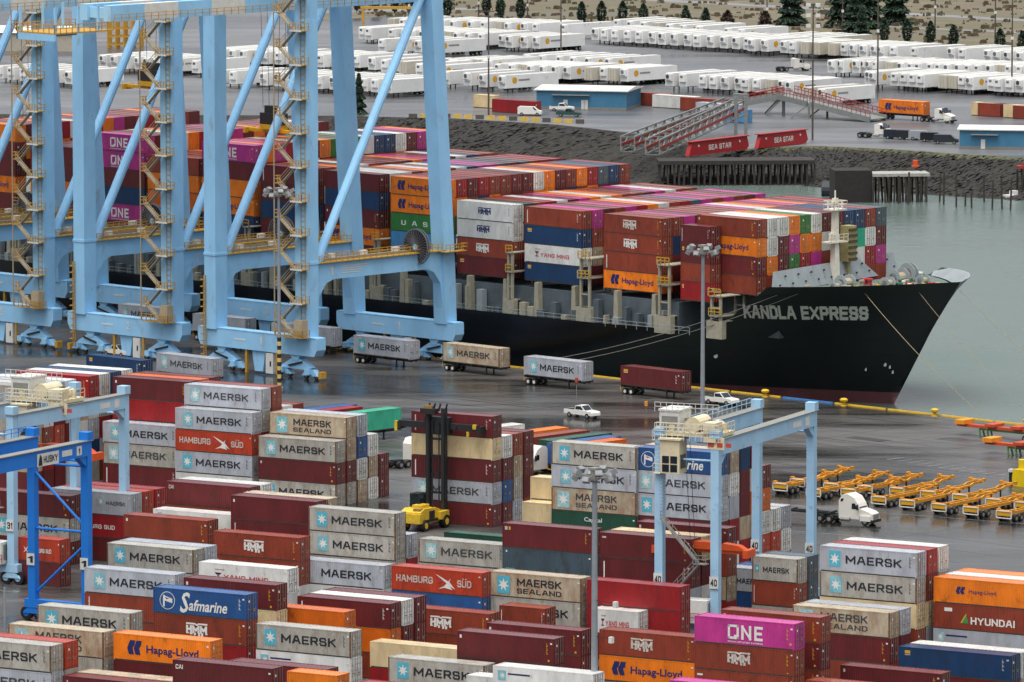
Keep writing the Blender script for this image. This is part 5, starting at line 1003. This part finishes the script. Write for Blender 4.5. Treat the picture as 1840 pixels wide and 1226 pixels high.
# ------------------------------------------------------------------ the far yard
FA = Frame(40.0)                                                  # u along the trailer rows, v along the trailers
m_trail = mat('trailer_white', 'dddddA', 0.4, var=0.08, scale=0.3, jitter=0.07, rust=0.12, stain='8a8478'); m_troof = mat('trailer_roof', 'c9c8c2', 0.35, var=0.15, scale=0.4, jitter=0.1, rust=0.15, stain='8a8478')
m_unit = mat('reefer_unit_dark', '5a6068', 0.5, jitter=0.7)
def make_trailer(m_trail, kind):
    t = thing('refrigerated_trailer', 'x', 'trailer'); L = 16.1
    m = MB(); m.box(0, L, -1.3, 1.3, 1.15, 4.08); m.box(-.01, .12, -1.32, 1.32, 1.1, 4.1); m.box(L - .12, L + .01, -1.32, 1.32, 1.1, 4.1)
    for k in range(12): m.box(.8 + k*1.25, .83 + k*1.25, -1.31, 1.31, 1.2, 4.0)
    m.build('body', [m_trail], t); m = MB(); m.box(.02, L - .02, -1.28, 1.28, 4.08, 4.12); m.build('roof', [m_troof], t)
    m = MB(); 
    if kind == 0: m.box(-.45, -.01, -.95, .95, 2.2, 3.9, 1); m.box(-.48, -.45, -.3, .5, 3.1, 3.6, 0)
    elif kind == 1: m.box(-.5, -.01, -.95, .95, 2.3, 3.9, 1); m.tube((-.56, .2, 3.3), (-.5, .2, 3.3), .5, 12, 0); m.tube((2.6, -1.31, 2.9), (2.6, -1.33, 2.9), .75, 14, 3); m.box(3.8, 7.2, -1.33, -1.31, 2.7, 3.1, 2); m.box(-.53, -.5, -.8, .8, 2.4, 2.6, 2)
    else: m.box(-.06, -.02, -1.1, -.06, 1.3, 3.9, 1); m.box(-.06, -.02, .06, 1.1, 1.3, 3.9, 1); m.box(-.09, -.06, -.5, -.42, 1.4, 3.8, 2); m.box(-.09, -.06, .42, .5, 1.4, 3.8, 2)
    m.build('cooling_unit', [m_unit, m_trail, m_galv, YEL], t)
    m = MB()
    for x in (L - 3.0, L - 1.7):
        for y in (-1.0, 1.0): m.wheel((x, y, .5), .5, .5, 0, 1, 'y', 10)
    m.box(L - 4, L - .6, -.5, .5, .7, 1.1); m.box(.6, 4, -.5, .5, .95, 1.12); m.build('wheels', [m_rub, m_galv], t)
    m = MB()
    for y in (-.8, .8): m.box(2.3, 2.5, y - .1, y + .1, .02, 1.15)
    m.build('landing_gear', [m_dark], t); return t
V_ = [[make_trailer(m_trail, 0), True], [make_trailer(m_trail, 1), True], [make_trailer(mat('trailer_cream', 'bdb7a6', 0.45, var=0.1, rust=.2, stain='8a7a60'), 2), True]]
def trailer_at(P, rz, lab, grp):
    q = V_[rnd.choice((0, 0, 0, 1, 1, 1, 2))]
    if q[1]: q[1] = False; o = q[0]; o.location = P; o.rotation_euler = (0, 0, rz); return tag(o, lab, 'trailer', grp)
    return dup(q[0], P, rz, lab, grp)
def trow(x0, y0, x1, y1, n, lab, grp, ang=44.0, gaps=(), jit=1.0):
    a, b_ = at(x0, y0, FARZ), at(x1, y1, FARZ)
    for k in range(n):
        if k in gaps or (n > 6 and k % 5 == 2 and rnd.random() < .5): continue
        p = a.lerp(b_, k / max(1, n - 1)); A = R(ang + rnd.uniform(-2.5, 2.5)); d_ = Vector((math.cos(A), math.sin(A), 0)); p = p + d_ * rnd.uniform(-jit, jit)
        trailer_at(p + Vector((0, 0, 0)), A, lab, grp)
TR = [(648, 78, 980, 97, 18, 'white refrigerated trailer in the row before the dark trees, left of the open lane', 'far left trailer row'), (700, 62, 1010, 73, 14, 'white refrigerated trailer in the second row back beneath the trees', 'rear left trailer row'), (1068, 80, 1340, 98, 14, 'white refrigerated trailer in the middle of the long far row', 'far middle trailer row'), (1352, 100, 1480, 108, 8, 'white refrigerated trailer in the far row between two tall poles', 'far row between poles'), (1494, 108, 1640, 116, 9, 'white refrigerated trailer in the far row behind the long right row', 'far right trailer row'), (1714, 116, 1850, 126, 8, 'white refrigerated trailer at the far right below the last trees', 'farthest right trailer row'),
      (1498, 139, 1600, 141, 9, 'white trailer in the short row left of the long right row', 'short right trailer row'), (1556, 160, 1850, 176, 18, 'white trailer in the long near row at the right edge', 'long right trailer row'), (1600, 143, 1850, 150, 15, 'white trailer in the row just behind the long right row', 'second right trailer row'), (806, 137, 880, 139, 6, 'white refrigerated trailer in the left row behind the blue long shed', 'left middle trailer row'), (900, 146, 1140, 156, 13, 'white refrigerated trailer just behind the blue long shed', 'trailer row behind the shed'), (1208, 163, 1440, 180, 13, 'white refrigerated trailer in the row behind the red bridge', 'trailer row behind the bridge'),
      (380, 118, 600, 130, 12, 'white trailer seen between the crane legs, farther row', 'trailers seen between crane legs, far'), (180, 130, 350, 140, 9, 'white trailer seen between the two left cranes', 'trailers seen between left cranes'), (400, 158, 700, 176, 13, 'white trailer behind the deck cargo between crane legs', 'trailers seen between crane legs, near'), (806, 160, 900, 168, 4, 'white trailer beside the red boxes left of the shed', 'trailers left of the shed'), (640, 130, 780, 150, 6, 'white trailer behind the waterside leg of crane 1', 'trailers behind crane 1 leg'), (1450, 190, 1480, 192, 2, 'white trailer standing apart near the bridge foot', 'lone trailers'), (1110, 64, 1330, 82, 10, 'white trailer in the rear line of the long far row', 'rear middle trailer row'), (1390, 92, 1480, 97, 5, 'white trailer in the rear line between the poles', 'rear row between poles'), (690, 100, 780, 104, 4, 'white trailer just right of the diagonal brace of crane 1', 'trailers beside the brace'), (950, 128, 1090, 136, 6, 'white trailer in the rear line behind the shed', 'rear row behind the shed'), (0, 150, 120, 160, 6, 'white trailer at far left behind the deck cargo', 'trailers at far left')]
for r in TR: trow(*r)
# far boxes: red, sand and brown containers standing by the shed
for px, py, code, size, wh in ((884, 178, 'r.', 40, 'lying left of the blue long shed'), (850, 170, 'b.', 20, 'beside the red box left of the shed'), (1125, 165, 'n.', 40, 'behind the right end of the long shed'), (1172, 170, 'w.', 40, 'on the quay before the red bridge, left one'), (1222, 175, 'n.', 40, 'on the quay before the red bridge, right one'), (1250, 184, 'G.', 40, 'at the bridge foot with a pale roof'), (1300, 196, 'l.', 20, 'beside the bridge truss'),
                               (1745, 184, 'b.', 20, 'first in the right-hand brown row'), (1757, 185, 'n.', 20, 'second in the right-hand brown row'), (1775, 186, 'm.', 20, 'third in the right-hand brown row'), (1803, 188, 'b.', 20, 'fourth in the right-hand row'), (1820, 190, 'n.', 20, 'last in the right-hand row')):
    P = at(px, py, FARZ + CH); u, v = FA.uv(P); c = code[0]; L = LENS[size]
    o = container(code, FA, u + L/2, v + CW/2, FARZ + .02, size, f"{PAL[c][1]} container {wh}", 'containers in the far yard')
P = at(1578.7, 178.7, FARZ + 1.4 + CH); u, v = FA.uv(P); container('o.hapag', FA, u + LENS[40]/2, v + CW/2, FARZ + 1.4, 40, 'orange container with navy letters on a trailer behind the far white truck', 'containers in the far yard'); o = dup(ch0, FA.w(u + LENS[40]/2, v + CW/2, FARZ), FA.rz, 'dark trailer under the far orange container', 'container trailers in the far yard')
make_semi('semi_truck', 'white truck pulling the orange container in the far yard', FA.w(u + LENS[40] + 2.4, v + CW/2, FARZ), FA.rz, True)
make_semi('semi_truck', 'white truck parked by dark cars near the square blue hut', at(1570, 248, FARZ), R(-25), True)
for px, py, a_, lab in ((1010, 118, 200, 'white truck crossing the open lane behind the tall brown pole'), (1420, 128, 20, 'white truck on the open lane below the far row'), (770, 124, 30, 'white truck among trailers right of the brace of crane 1'), (1668, 132, 15, 'white truck stopped behind the long right trailer row')): make_semi('semi_truck', lab, at(px, py, FARZ), R(a_), True)
# sheds
def shed(px, py, deg, L, D, H, lab, name, doors):
    fr = Frame(deg); P = at(px, py, FARZ); t = thing(name, lab, 'building', P, fr.rz)
    w_ = mat('shed_blue', '3c7391', 0.5, var=0.12, scale=0.5, streak=True); m = MB(); m.box(0, L, 0, D, 0, H)
    for k in range(int(L / .6)): m.box(k*.6, k*.6 + .08, -.03, 0, .6, H - .2)
    for k in range(int(D / .6)): m.box(L, L + .03, k*.6, k*.6 + .08, .6, H - .2)
    m.build('wall', [w_], t)
    m = MB(); m.box(-.02, L + .02, -.05, D + .02, 0, .6); m.build('plinth', [mat('plinth_grey', '77766f', 0.7)], t)
    m = MB(); m.prism([(-.5, H - .02), (-.5, H + .18), (D/2, H + .75), (D + .5, H + .18), (D + .5, H - .02)], 'x', -.5, L + .5)
    m.build('roof', [mat('shed_roof', 'd0cfc8', 0.35, var=0.1)], t)
    for f, wd, hh in doors:
        m = MB(); m.box(f*L, f*L + wd, -.08, -.03, .1, hh); m.build('door', [m_whp], t)
    m = MB(); m.box(L*.18, L*.6, -1.0, -.05, H - 1.0, H - .85); m.build('canopy', [m_galv], t)
shed(964, 196, 14, 20.5, 14.5, 4.2, 'long blue shed with a white roof on the far quay', 'warehouse', [(.50, .9, 2.2), (.53, .9, 2.2), (.3, 1.0, 2.2)])
shed(1724, 268, 10, 13.5, 9.0, 4.0, 'square blue hut with a white roof at the right edge', 'hut', [(.33, .9, 2.1)])
# loading bridge with red rails, trusses, red girders on a piled pier
br = thing('loading_bridge', 'grey loading bridge with red railings rising over the far bank', 'bridge', at(1335, 238, FARZ), 0)
def local(p): return p - br.location
m_red = mat('bridge_red', '8e2f2a', 0.5, rust=0.15); m_bg = mat('bridge_grey', '7f8380', 0.5, 0.2, rust=0.2)
path = [at(1335, 205, FARZ + .0) + Vector((0, 0, 2.5)), at(1408, 205, FARZ) + Vector((0, 0, 4.2)), at(1470, 212, FARZ) + Vector((0, 0, 3.2)), at(1578, 219, FARZ) + Vector((0, 0, .6))]
for k in range(3):
    a, b_ = local(path[k]), local(path[k+1]); m = MB(); d_ = (b_ - a); nn = Vector((-d_.y, d_.x, 0)).normalized()
    for s_ in (-3, 3): m.bar(a + nn*s_, b_ + nn*s_, .35, 1.2)
    m.bar(a, b_, 6, .2); m.build('deck_girder', [m_bg], br)
    m = MB()
    for s_ in (-3, 3): m.rail([a + nn*s_ + Vector((0,0,.5)), b_ + nn*s_ + Vector((0,0,.5))], 1.4, 0, 1.2, .14)
    m.build('railing', [m_red], br)
    if k < 2:
        m = MB()
        for f in (.3, .7): c = a.lerp(b_, f); 
        for s_ in (-2.5, 2.5): c = b_ + nn*s_; m.bar(c, Vector((c.x, c.y, FARZ - br.location.z)), .5, .5); m.bar(c, Vector((c.x - 4, c.y, FARZ - br.location.z)), .3, .3)
        m.build('bent', [m_bg], br)
def truss(p, q, h, w_, name, col, rail_):
    m = MB(); p, q = local(p), local(q); d_ = q - p; nn = Vector((-d_.y, d_.x, 0)).normalized() * w_; N_ = 12; up = Vector((0, 0, h)); r2 = MB()
    for s_ in (0, 1):
        o_ = nn * s_
        m.bar(p + o_, q + o_, .32, .32); m.bar(p + o_ + up, q + o_ + up, .32, .32)
        for k in range(N_): a = p.lerp(q, k/N_) + o_; b_ = p.lerp(q, (k+1)/N_) + o_; m.bar(a, b_ + up if k % 2 else b_ + up, .24, .24); m.bar(a, a + up, .24, .24)
        r2.bar(p + o_ + up*.45, q + o_ + up*.45, .3, .6)
    for k in range(N_ + 1): a = p.lerp(q, k/N_); m.bar(a, a + nn, .14, .14); m.bar(a + up, a + nn + up, .14, .14)
    m.build(name, [col], br); r2.build('railing', [rail_], br)
T = lambda x, y, z: at(x, y, FARZ) + Vector((0, 0, z))
truss(T(1140, 277, .5), T(1325, 232, 3.6), 3.0, 3.0, 'truss', m_bg, m_red); truss(T(1185, 283, .5), T(1338, 240, 4.0), 3.0, 3.0, 'truss', m_bg, m_red)
m = MB()
for x in (1322, 1340):
    for y in (236, 246): c = local(T(x, y, 0)); m.bar(c, c + Vector((0, 0, 8.5)), .7, .7)
a = local(T(1320, 240, 8.2)); b_ = local(T(1342, 242, 8.2)); m.bar(a, b_, 1.2, .8); m.build('tower', [m_bg], br)
pier = thing('pier', 'dark timber pier on many slim piles under the red girders', 'pier', at(1330, 285, FARZ), R(4))
fr = Frame(-4); m = MB(); m.box(-17, 15, -4, 4, -.9, -.1); m.build('deck', [mat('pier_timber', '2e2a26', 0.8, var=.3)], pier)
for k in range(26):
    for j in range(2): m = MB(); x = -16.5 + k*1.25 + rnd.uniform(-.2, .2); m.bar((x, -3.4 + j*5, -.9), (x + rnd.uniform(-.4, .4), -3.4 + j*5, WZ - FARZ - 1.5), .38, .38); m.build('pile', [mat('pile_timber', '35302a', 0.85, var=.4)], pier)
def girder_red(x0, y0, x1, y1, lab):
    p, q = at(x0, y0, FARZ), at(x1, y1, FARZ); d_ = q - p; L = d_.length; t = thing('bridge_girder', lab, 'girder', p, math.atan2(d_.y, d_.x), 'red lettered girders of the loading bridge')
    rd = mat('girder_red', '9c1f22', 0.45, rust=0.12); m = MB(); m.prism([(0, .1), (1.2, 2.9), (L - .8, 2.9), (L, .9), (L - .8, .1)], 'y', 0, 1.0); m.text('SEA STAR', L*.32, L*.70, .9, 2.0, -.04, 1, .03)
    for f in (.16, .84): m.tube((L*f, -.06, 2.0), (L*f, 0, 2.0), .25, 8, 1)
    m.build('web', [rd, m_whp], t); m = MB(); m.box(.5, L - .3, -.25, 1.25, 2.9, 3.05); m.build('top_flange', [rd], t)
girder_red(1238, 282, 1346, 269, 'red girder with white words, left of the pair on the pier'); girder_red(1362, 268, 1452, 258, 'red girder with white words, right of the pair on the pier')
# dolphins and fenders
t = thing('mooring_dolphin', 'dark walled mooring dolphin with a pale slab on timber piles', 'dolphin', at(1500, 318, FARZ), R(6)); m = MB(); m.box(0, 7.5, 0, 7, -6.5, 1.2); m.build('block', [mat('dolphin_dark', '26221f', 0.85, var=.35)], t)
m = MB(); m.box(7.5, 19, -1, 5, .0, .6); m.build('slab', [mat('dolphin_slab', '9a9a92', 0.6, var=.3)], t)
for k in range(22): m = MB(); x = 7.8 + (k % 11)*1.05; y = -.6 + (k // 11)*4.6; m.bar((x, y, 0), (x + rnd.uniform(-.5, .5), y, -7), .36, .36); m.build('pile', [mat('pile_timber', '35302a')], t)
t = MB(); t.tube((-2.6, 0, 0), (2.6, 0, 0), 1.9, 16); o = t.build('foam_fender', [mat('fender_dark', '22292e', 0.6)], loc=at(1502, 352, WZ) + Vector((0, 0, 1.1)), rz=R(-15)); tag(o, 'big dark cylinder fender afloat beside the mooring dolphin', 'fender')
t = MB(); t.tube((0, 0, 0), (0, 0, 1.3), .55, 10); t.lathe([(.8, 0), (.8, .2)], 10); o = t.build('orange_marker', [m_orng], loc=at(1645, 305, FARZ) + Vector((0, 0, .6))); tag(o, 'orange drum standing on the pale dolphin slab', 'drum')
t = thing('dinghy', 'small white boat tied under the right edge piles', 'boat', at(1822, 356, WZ), R(30)); m = MB(); m.prism([(-2.2, -.8), (1.2, -.8), (2.4, 0), (1.2, .8), (-2.2, .8)], 'z', -.1, .7); m.build('hull', [m_whp], t); m = MB(); m.box(-.8, .6, -.5, .5, .7, 1.5); m.build('cabin', [m_whp], t)
t = thing('pile_cluster', 'leaning dark pile cluster with red top at the right edge', 'piles', at(1836, 352, WZ))
for k in range(7): m = MB(); m.bar((rnd.uniform(-1, 1.5), rnd.uniform(-1, 1), -2), (rnd.uniform(-1, 1.5), rnd.uniform(-1, 1), 5.5), .4, .4); m.build('pile', [mat('pile_timber', '35302a')], t)
m = MB(); m.box(-1, 1.5, -1, 1, 5.5, 6.1); m.bar((0, 0, 6), (1.6, 0, 7.6), .3, .6); m.build('cap', [m_red], t)
for k in range(16):
    x = 1560 + k*17 + rnd.uniform(-5, 5); P = at(x, 300 + (x - 1560)*.06 + rnd.uniform(-6, 10), FARZ); m = MB(); m.bar((0, 0, -8), (rnd.uniform(-.3, .3), 0, rnd.uniform(-2.5, 1.5)), .35, .35)
    o = m.build('timber_pile', [mat('pile_timber', '35302a')], loc=P + Vector((0, -8, 0))); tag(o, 'old dark timber pile standing before the right-hand bank', 'pile', 'old piles along the bank')
# cars and barrier blocks
cars = [(1010, 200, 'd9d7d0', 'white pickup parked in front of the long blue shed'), (952, 208, 'd9d7d0', 'white car parked left of the shed near the bank'), (1022, 210, '2e4a46', 'dark green car parked beside the white pickup at the shed'), (1610, 250, '1d2430', 'dark car first from the white truck by the hut'), (1632, 251, '20242a', 'dark car second from the white truck by the hut'), (1655, 252, '8f9498', 'grey car third from the white truck by the hut'), (1676, 255, '16181c', 'black car fourth from the white truck by the hut'), (1700, 259, '2a2e34', 'dark car beside the square blue hut')]
for px, py, c, lab in cars: make_pickup(lab, at(px, py, FARZ), R(-8), c, 'pickup' not in lab, 'cars in the far yard')
for k in range(16):
    px = 742 + k*20; P = at(px, 212 + max(0, px - 815)*.045, FARZ); m = MB(); m.prism([(-.35, 0), (.35, 0), (.15, .9), (-.15, .9)], 'x', -.9, .9); o = m.build('barrier_block', [mat('barrier_yellow', 'ad9038', .6, rust=.3) if k % 3 else mat('barrier_dark', '3a3830', .7)], loc=P, rz=R(rnd.uniform(-12, 4))); tag(o, 'yellow barrier block along the edge of the far bank' if k % 3 else 'dark barrier block along the edge of the far bank', 'barrier', 'barrier blocks on the bank')
o = MB().box(-2.5, 2.5, -1.2, 1.2, 0, 1.1).box(-2.6, 2.6, -1.3, 1.3, 1.1, 1.25).build('skip', [mat('skip_yellow', 'c7a013', .5)], loc=at(892, 192, FARZ)); tag(o, 'small yellow skip by the red boxes left of the shed', 'skip')
t = thing('yellow_frame', 'yellow steel portal frame beyond the trailers near crane 1', 'frame', at(700, 46, FARZ), R(-6))
for x in (-7, 7): m = MB(); m.bar((x, 0, 0), (x, 0, 4.6), .6, .6); m.build('leg', [m_yel], t)
m = MB(); m.box(-7.6, 7.6, -.4, .4, 4.3, 5.0); m.build('beam', [m_yel], t)
t = thing('yellow_frame', 'yellow steel lattice stack beyond the trailers between the left cranes', 'frame', at(222, 88, FARZ), R(-6)); m = MB()
for k in range(5):
    for j in range(4): m.bar((-4 + k*2, j*2, 0), (-4 + k*2, j*2, 9), .3, .3); m.bar((-4, j*2, 1 + k*2), (4, j*2, 1 + k*2), .25, .25)
m.build('lattice', [m_yel], t)
t = thing('pale_shed', 'low beige shed far left behind the crane tops', 'building', at(40, 92, FARZ), R(-8)); m = MB(); m.box(-10, 14, 0, 10, 0, 4.5); m.build('wall', [mat('shed_beige', 'a9a294', .6)], t); m = MB(); m.prism([(-.5, 4.5), (5, 6), (10.5, 4.5)], 'x', -10.5, 14.5); m.build('roof', [mat('shed_roof', 'd0cfc8')], t)
# tall thin poles
for px, py, top_, lab in ((878, 210, 18, 'tall brown pole left of the long blue shed'), (1008, 122, -20, 'tall brown pole before the far middle trailers'), (1460, 252, 6, 'tall lamp pole by the red girders'), (1577, 166, -30, 'tall brown pole rising from the long right trailer row'), (1818, 170, -10, 'tall brown pole at the right edge'), (1378, 66, -20, 'brown pole left of the first big fir'), (1514, 62, -10, 'brown pole between the big firs'), (1680, 70, -30, 'thin brown pole right of the big firs'), (1788, 92, -30, 'thin brown pole above the far right trailers'), (860, 30, -10, 'short brown pole among the left trees'), (948, 36, -8, 'thin brown pole right of the left trees'), (735, 40, -10, 'thin pole above the yellow frame')):
    P = at(px, py, FARZ); d_ = P.length; H_ = (py - top_) / (FPX / P.y) * 1.0; t = thing('utility_pole', lab, 'pole', P, 0, 'tall poles in the far yard')
    m = MB(); m.tube((0, 0, 0), (0, 0, H_), .24, 6, 0, .15); m.build('shaft', [mat('pole_brown', '4f4640', .8)], t)
    m = MB(); m.box(-1.3, 1.3, -.15, .15, H_ - .3, H_ - .1)
    if 'lamp' in lab:
        for z in (0, -2.2, -4.4):
            for x in (-1.0, 1.0): m.box(x - .5, x + .5, -.4, .2, H_ - .6 + z, H_ + .1 + z, 1)
    else: m.box(-.3, .3, -.3, .1, H_ * .55, H_ * .55 + .7, 1)
    m.build('crossarm', [mat('pole_brown', '4f4640'), m_whp], t)
# fence along the field
m = MB(); pts = [at(x, y, FARZ) for x, y in ((880, 40), (1080, 52), (1300, 66), (1520, 84), (1700, 98), (1850, 108))]
for p, q in zip(pts, pts[1:]):
    n_ = int((q - p).length / 3)
    for k in range(n_): c = p.lerp(q, k/n_) - pts[0]; m.bar(c, c + Vector((0, 0, 1.9)), .1, .1)
    for z in (.5, 1.2, 1.9): m.bar(p - pts[0] + Vector((0,0,z)), q - pts[0] + Vector((0,0,z)), .04, .04)
o = m.build('wire_fence', [mat('fence_grey', '5a5850', .7)], loc=pts[0]); tag(o, 'thin wire fence between the trailer yard and the dry field', 'fence')
# scrub on the field
m = MB(); r_ = random.Random(9)
for k in range(900):
    px, py = r_.uniform(600, 1860), r_.uniform(-6, 100)
    if py > (px - 560)*.075 + 22: continue
    c = at(px, py, FARZ); s_ = r_.uniform(.4, 1.5)
    for j in range(3):
        a_ = r_.uniform(0, 6.3); d_ = Vector((math.cos(a_), math.sin(a_), 0)); b_ = c + Vector((r_.uniform(-1, 1), r_.uniform(-1, 1), 0)); m.add([b_ - d_*s_*.7, b_ + d_*s_*.7, b_ + d_*s_*.4 + Vector((0, 0, s_*.7)), b_ - d_*s_*.4 + Vector((0, 0, s_*.7))], [(0,1,2,3)], r_.choice((0, 1, 1, 2)))
o = m.build('scrub', [mat('scrub_olive', '54523c', .9, var=.3), mat('scrub_brown', '5c4e3f', .9, var=.3), mat('scrub_straw', '6e644d', .9, var=.3)]); tag(o, 'low brown and olive scrub scattered over the dry field', 'scrub', kind='stuff')
# trees
def leaf_mesh(shape, n_, H, W_, ls, seed):
    r_ = random.Random(seed); m = MB()
    for k in range(n_):
        f = r_.random() ** .8; a = r_.uniform(0, 2*math.pi)
        if shape == 'column': rad = W_/2 * (math.sin(min(1, f*1.35 + .12)*math.pi*.62) if f < .65 else (1 - f)/.35*.95 + .05)
        else: rad = W_/2 * (1 - f) ** .8 * (1.0 + .35*math.sin(f*34 + seed)) + .1
        q = rad * math.sqrt(r_.uniform(.25, 1)); c = Vector((q*math.cos(a), q*math.sin(a), .25 + f*(H - .3)))
        if shape == 'fir': c.z -= q * .28
        d_ = Vector((math.cos(a), math.sin(a), r_.uniform(-.5, .9) if shape == 'column' else r_.uniform(-.7, .1))).normalized(); t_ = d_.cross(Vector((r_.uniform(-1,1), r_.uniform(-1,1), 1))).normalized(); s_ = ls*r_.uniform(.6, 1.4)
        m.add([c - t_*s_*.4, c + d_*s_*.9, c + t_*s_*.4, c - d_*s_*.3], [(0,1,2,3)], r_.choice((0, 0, 1)))
    return m
GR = [mat('foliage_dark', '243a2e', .8, var=.35, scale=.8, jitter=.2), mat('foliage_mid', '33492f', .8, var=.35, scale=.8, jitter=.2)]; m_bark = mat('bark', '3a2f26', .9)
meshes = {}
def tree(px, py, H, W_, shape, lab, grp, mats_=GR):
    t = thing('columnar_tree' if shape == 'column' else 'fir_tree', lab, 'tree', at(px, py, FARZ), rnd.uniform(0, 6), grp)
    key = (shape, rnd.randint(0, 2), mats_[0].name)
    if key not in meshes: meshes[key] = leaf_mesh(shape, 700 if shape == 'column' else 6000, 1.0 * (4.6 if shape == 'column' else 15), 2.2 if shape == 'column' else 8.0, .45 if shape == 'column' else .95, key[1] + 3).mesh('crown', mats_)
    o = bpy.data.objects.new('crown', meshes[key]); COL.objects.link(o); o.parent = t; b0 = (2.2, 4.6) if shape == 'column' else (8.0, 15); o.scale = (W_/b0[0], W_/b0[0], H/b0[1])
    m = MB(); m.tube((0, 0, -.1), (0, 0, H*.85), .14*W_/2 if shape == 'column' else .35, 7, 0, .04); 
    if shape == 'fir':
        for k in range(14): a = k*2.4; z = H*(.12 + .05*k); l_ = W_/2*(1 - z/H)*.8; m.tube((0, 0, z), (l_*math.cos(a), l_*math.sin(a), z - .3*l_), .1, 5, 0, .03)
    m.build('trunk', [m_bark], t)
pos = ['first', 'second', 'third', 'fourth', 'fifth', 'sixth', 'seventh', 'eighth', 'ninth', 'tenth', 'eleventh', 'twelfth', 'thirteenth', 'fourteenth', 'fifteenth', 'sixteenth', 'seventeenth', 'eighteenth', 'nineteenth', 'twentieth', 'last']
cols = [(641, 20, 0), (675, 22, 0), (709, 24, 0), (738, 30, 0), (804, 34, 0), (874, 30, 0), (899, 36, 0), (935, 38, 0), (1045, 48, 0), (1081, 46, 0), (1119, 46, 0), (1156, 50, 0), (1232, 56, 0), (1268, 60, 0), (1307, 64, 1), (1375, 66, 1), (1548, 80, 2), (1589, 80, 0), (1630, 80, 0), (1672, 84, 0), (1713, 92, 0), (1797, 98, 0), (1837, 102, 0)]
BR = [mat('foliage_brown', '4a3a2e', .85, var=.3), mat('foliage_brown_dark', '3a2c24', .85, var=.3)]
for i, (px, py, k) in enumerate(cols):
    lab = f"{'browned' if k == 1 else 'dark green'} columnar tree, {NTH[i] if i < 17 else ['eighteenth', 'nineteenth', 'twentieth', 'third last', 'second last', 'last'][i-17]} from the left in the row along the field"
    tree(px, py, 6.4 if k != 2 else 9.0, 2.4 if k == 0 else 2.3 + k, 'column' if k != 2 else 'fir', lab, 'columnar trees along the field', BR if k == 1 else GR)
for px, py, H_, W_, lab in ((1422, 46, 14, 7.0, 'big dark fir left of the pair of firs'), (1512, 50, 16, 7.5, 'big dark fir, left of the close group'), (1560, 52, 17, 8.0, 'big dark fir in the middle of the close group'), (1608, 44, 15, 7.5, 'big dark fir, right of the close group'), (1538, 62, 12, 6.5, 'smaller dark fir in front of the close group'), (645, 205, 9, 3.0, 'dark narrow fir on the far bank behind crane 1')): tree(px, py, H_, W_, 'fir', lab, 'big firs by the field')
# ------------------------------------------------------------------ every other stacked container, as one mass
m = MB(); fm = {}; fl = []
for fr, u, v, z, L, c in FILL:
    if c not in fm: fm[c] = len(fl); fl += [paint(c), roofpaint(c)]
    i_ = fm[c]; m.M = Matrix.Translation(fr.w(u, v, z)) @ Matrix.Rotation(fr.rz, 4, 'Z'); H = CH
    m.add([(x, y, zz) for zz in (.01, H - .05) for x, y in ((-L/2, -CW/2), (L/2, -CW/2), (L/2, CW/2), (-L/2, CW/2))], [(0,1,5,4), (1,2,6,5), (2,3,7,6), (3,0,4,7)], i_)
    m.add([(-L/2, -CW/2, H - .05), (L/2, -CW/2, H - .05), (L/2, CW/2, H - .05), (-L/2, CW/2, H - .05)], [(0,1,2,3)], i_ + 1)
    for s_ in (-1, 1): m.box(-L/2 + .15, L/2 - .15, s_*CW/2 - (.1 if s_ > 0 else .001), s_*CW/2 + (.1 if s_ < 0 else .001), H - .05, H - .006, i_ + 1)
    for s_ in (-1, 1): m.box(s_*L/2 - (.15 if s_ > 0 else .001), s_*L/2 + (.15 if s_ < 0 else .001), -CW/2, CW/2, H - .05, H - .006, i_ + 1)
    for k_ in range(4): m.box(L/2 + .001, L/2 + .02, -CW/2 + .3 + k_*.6, -CW/2 + .36 + k_*.6, .15, H - .2, i_)
m.M = None
o = m.build('stacked_containers', fl); tag(o, 'mass of further stacked containers on the deck and under the yard stacks', 'containers', kind='stuff')
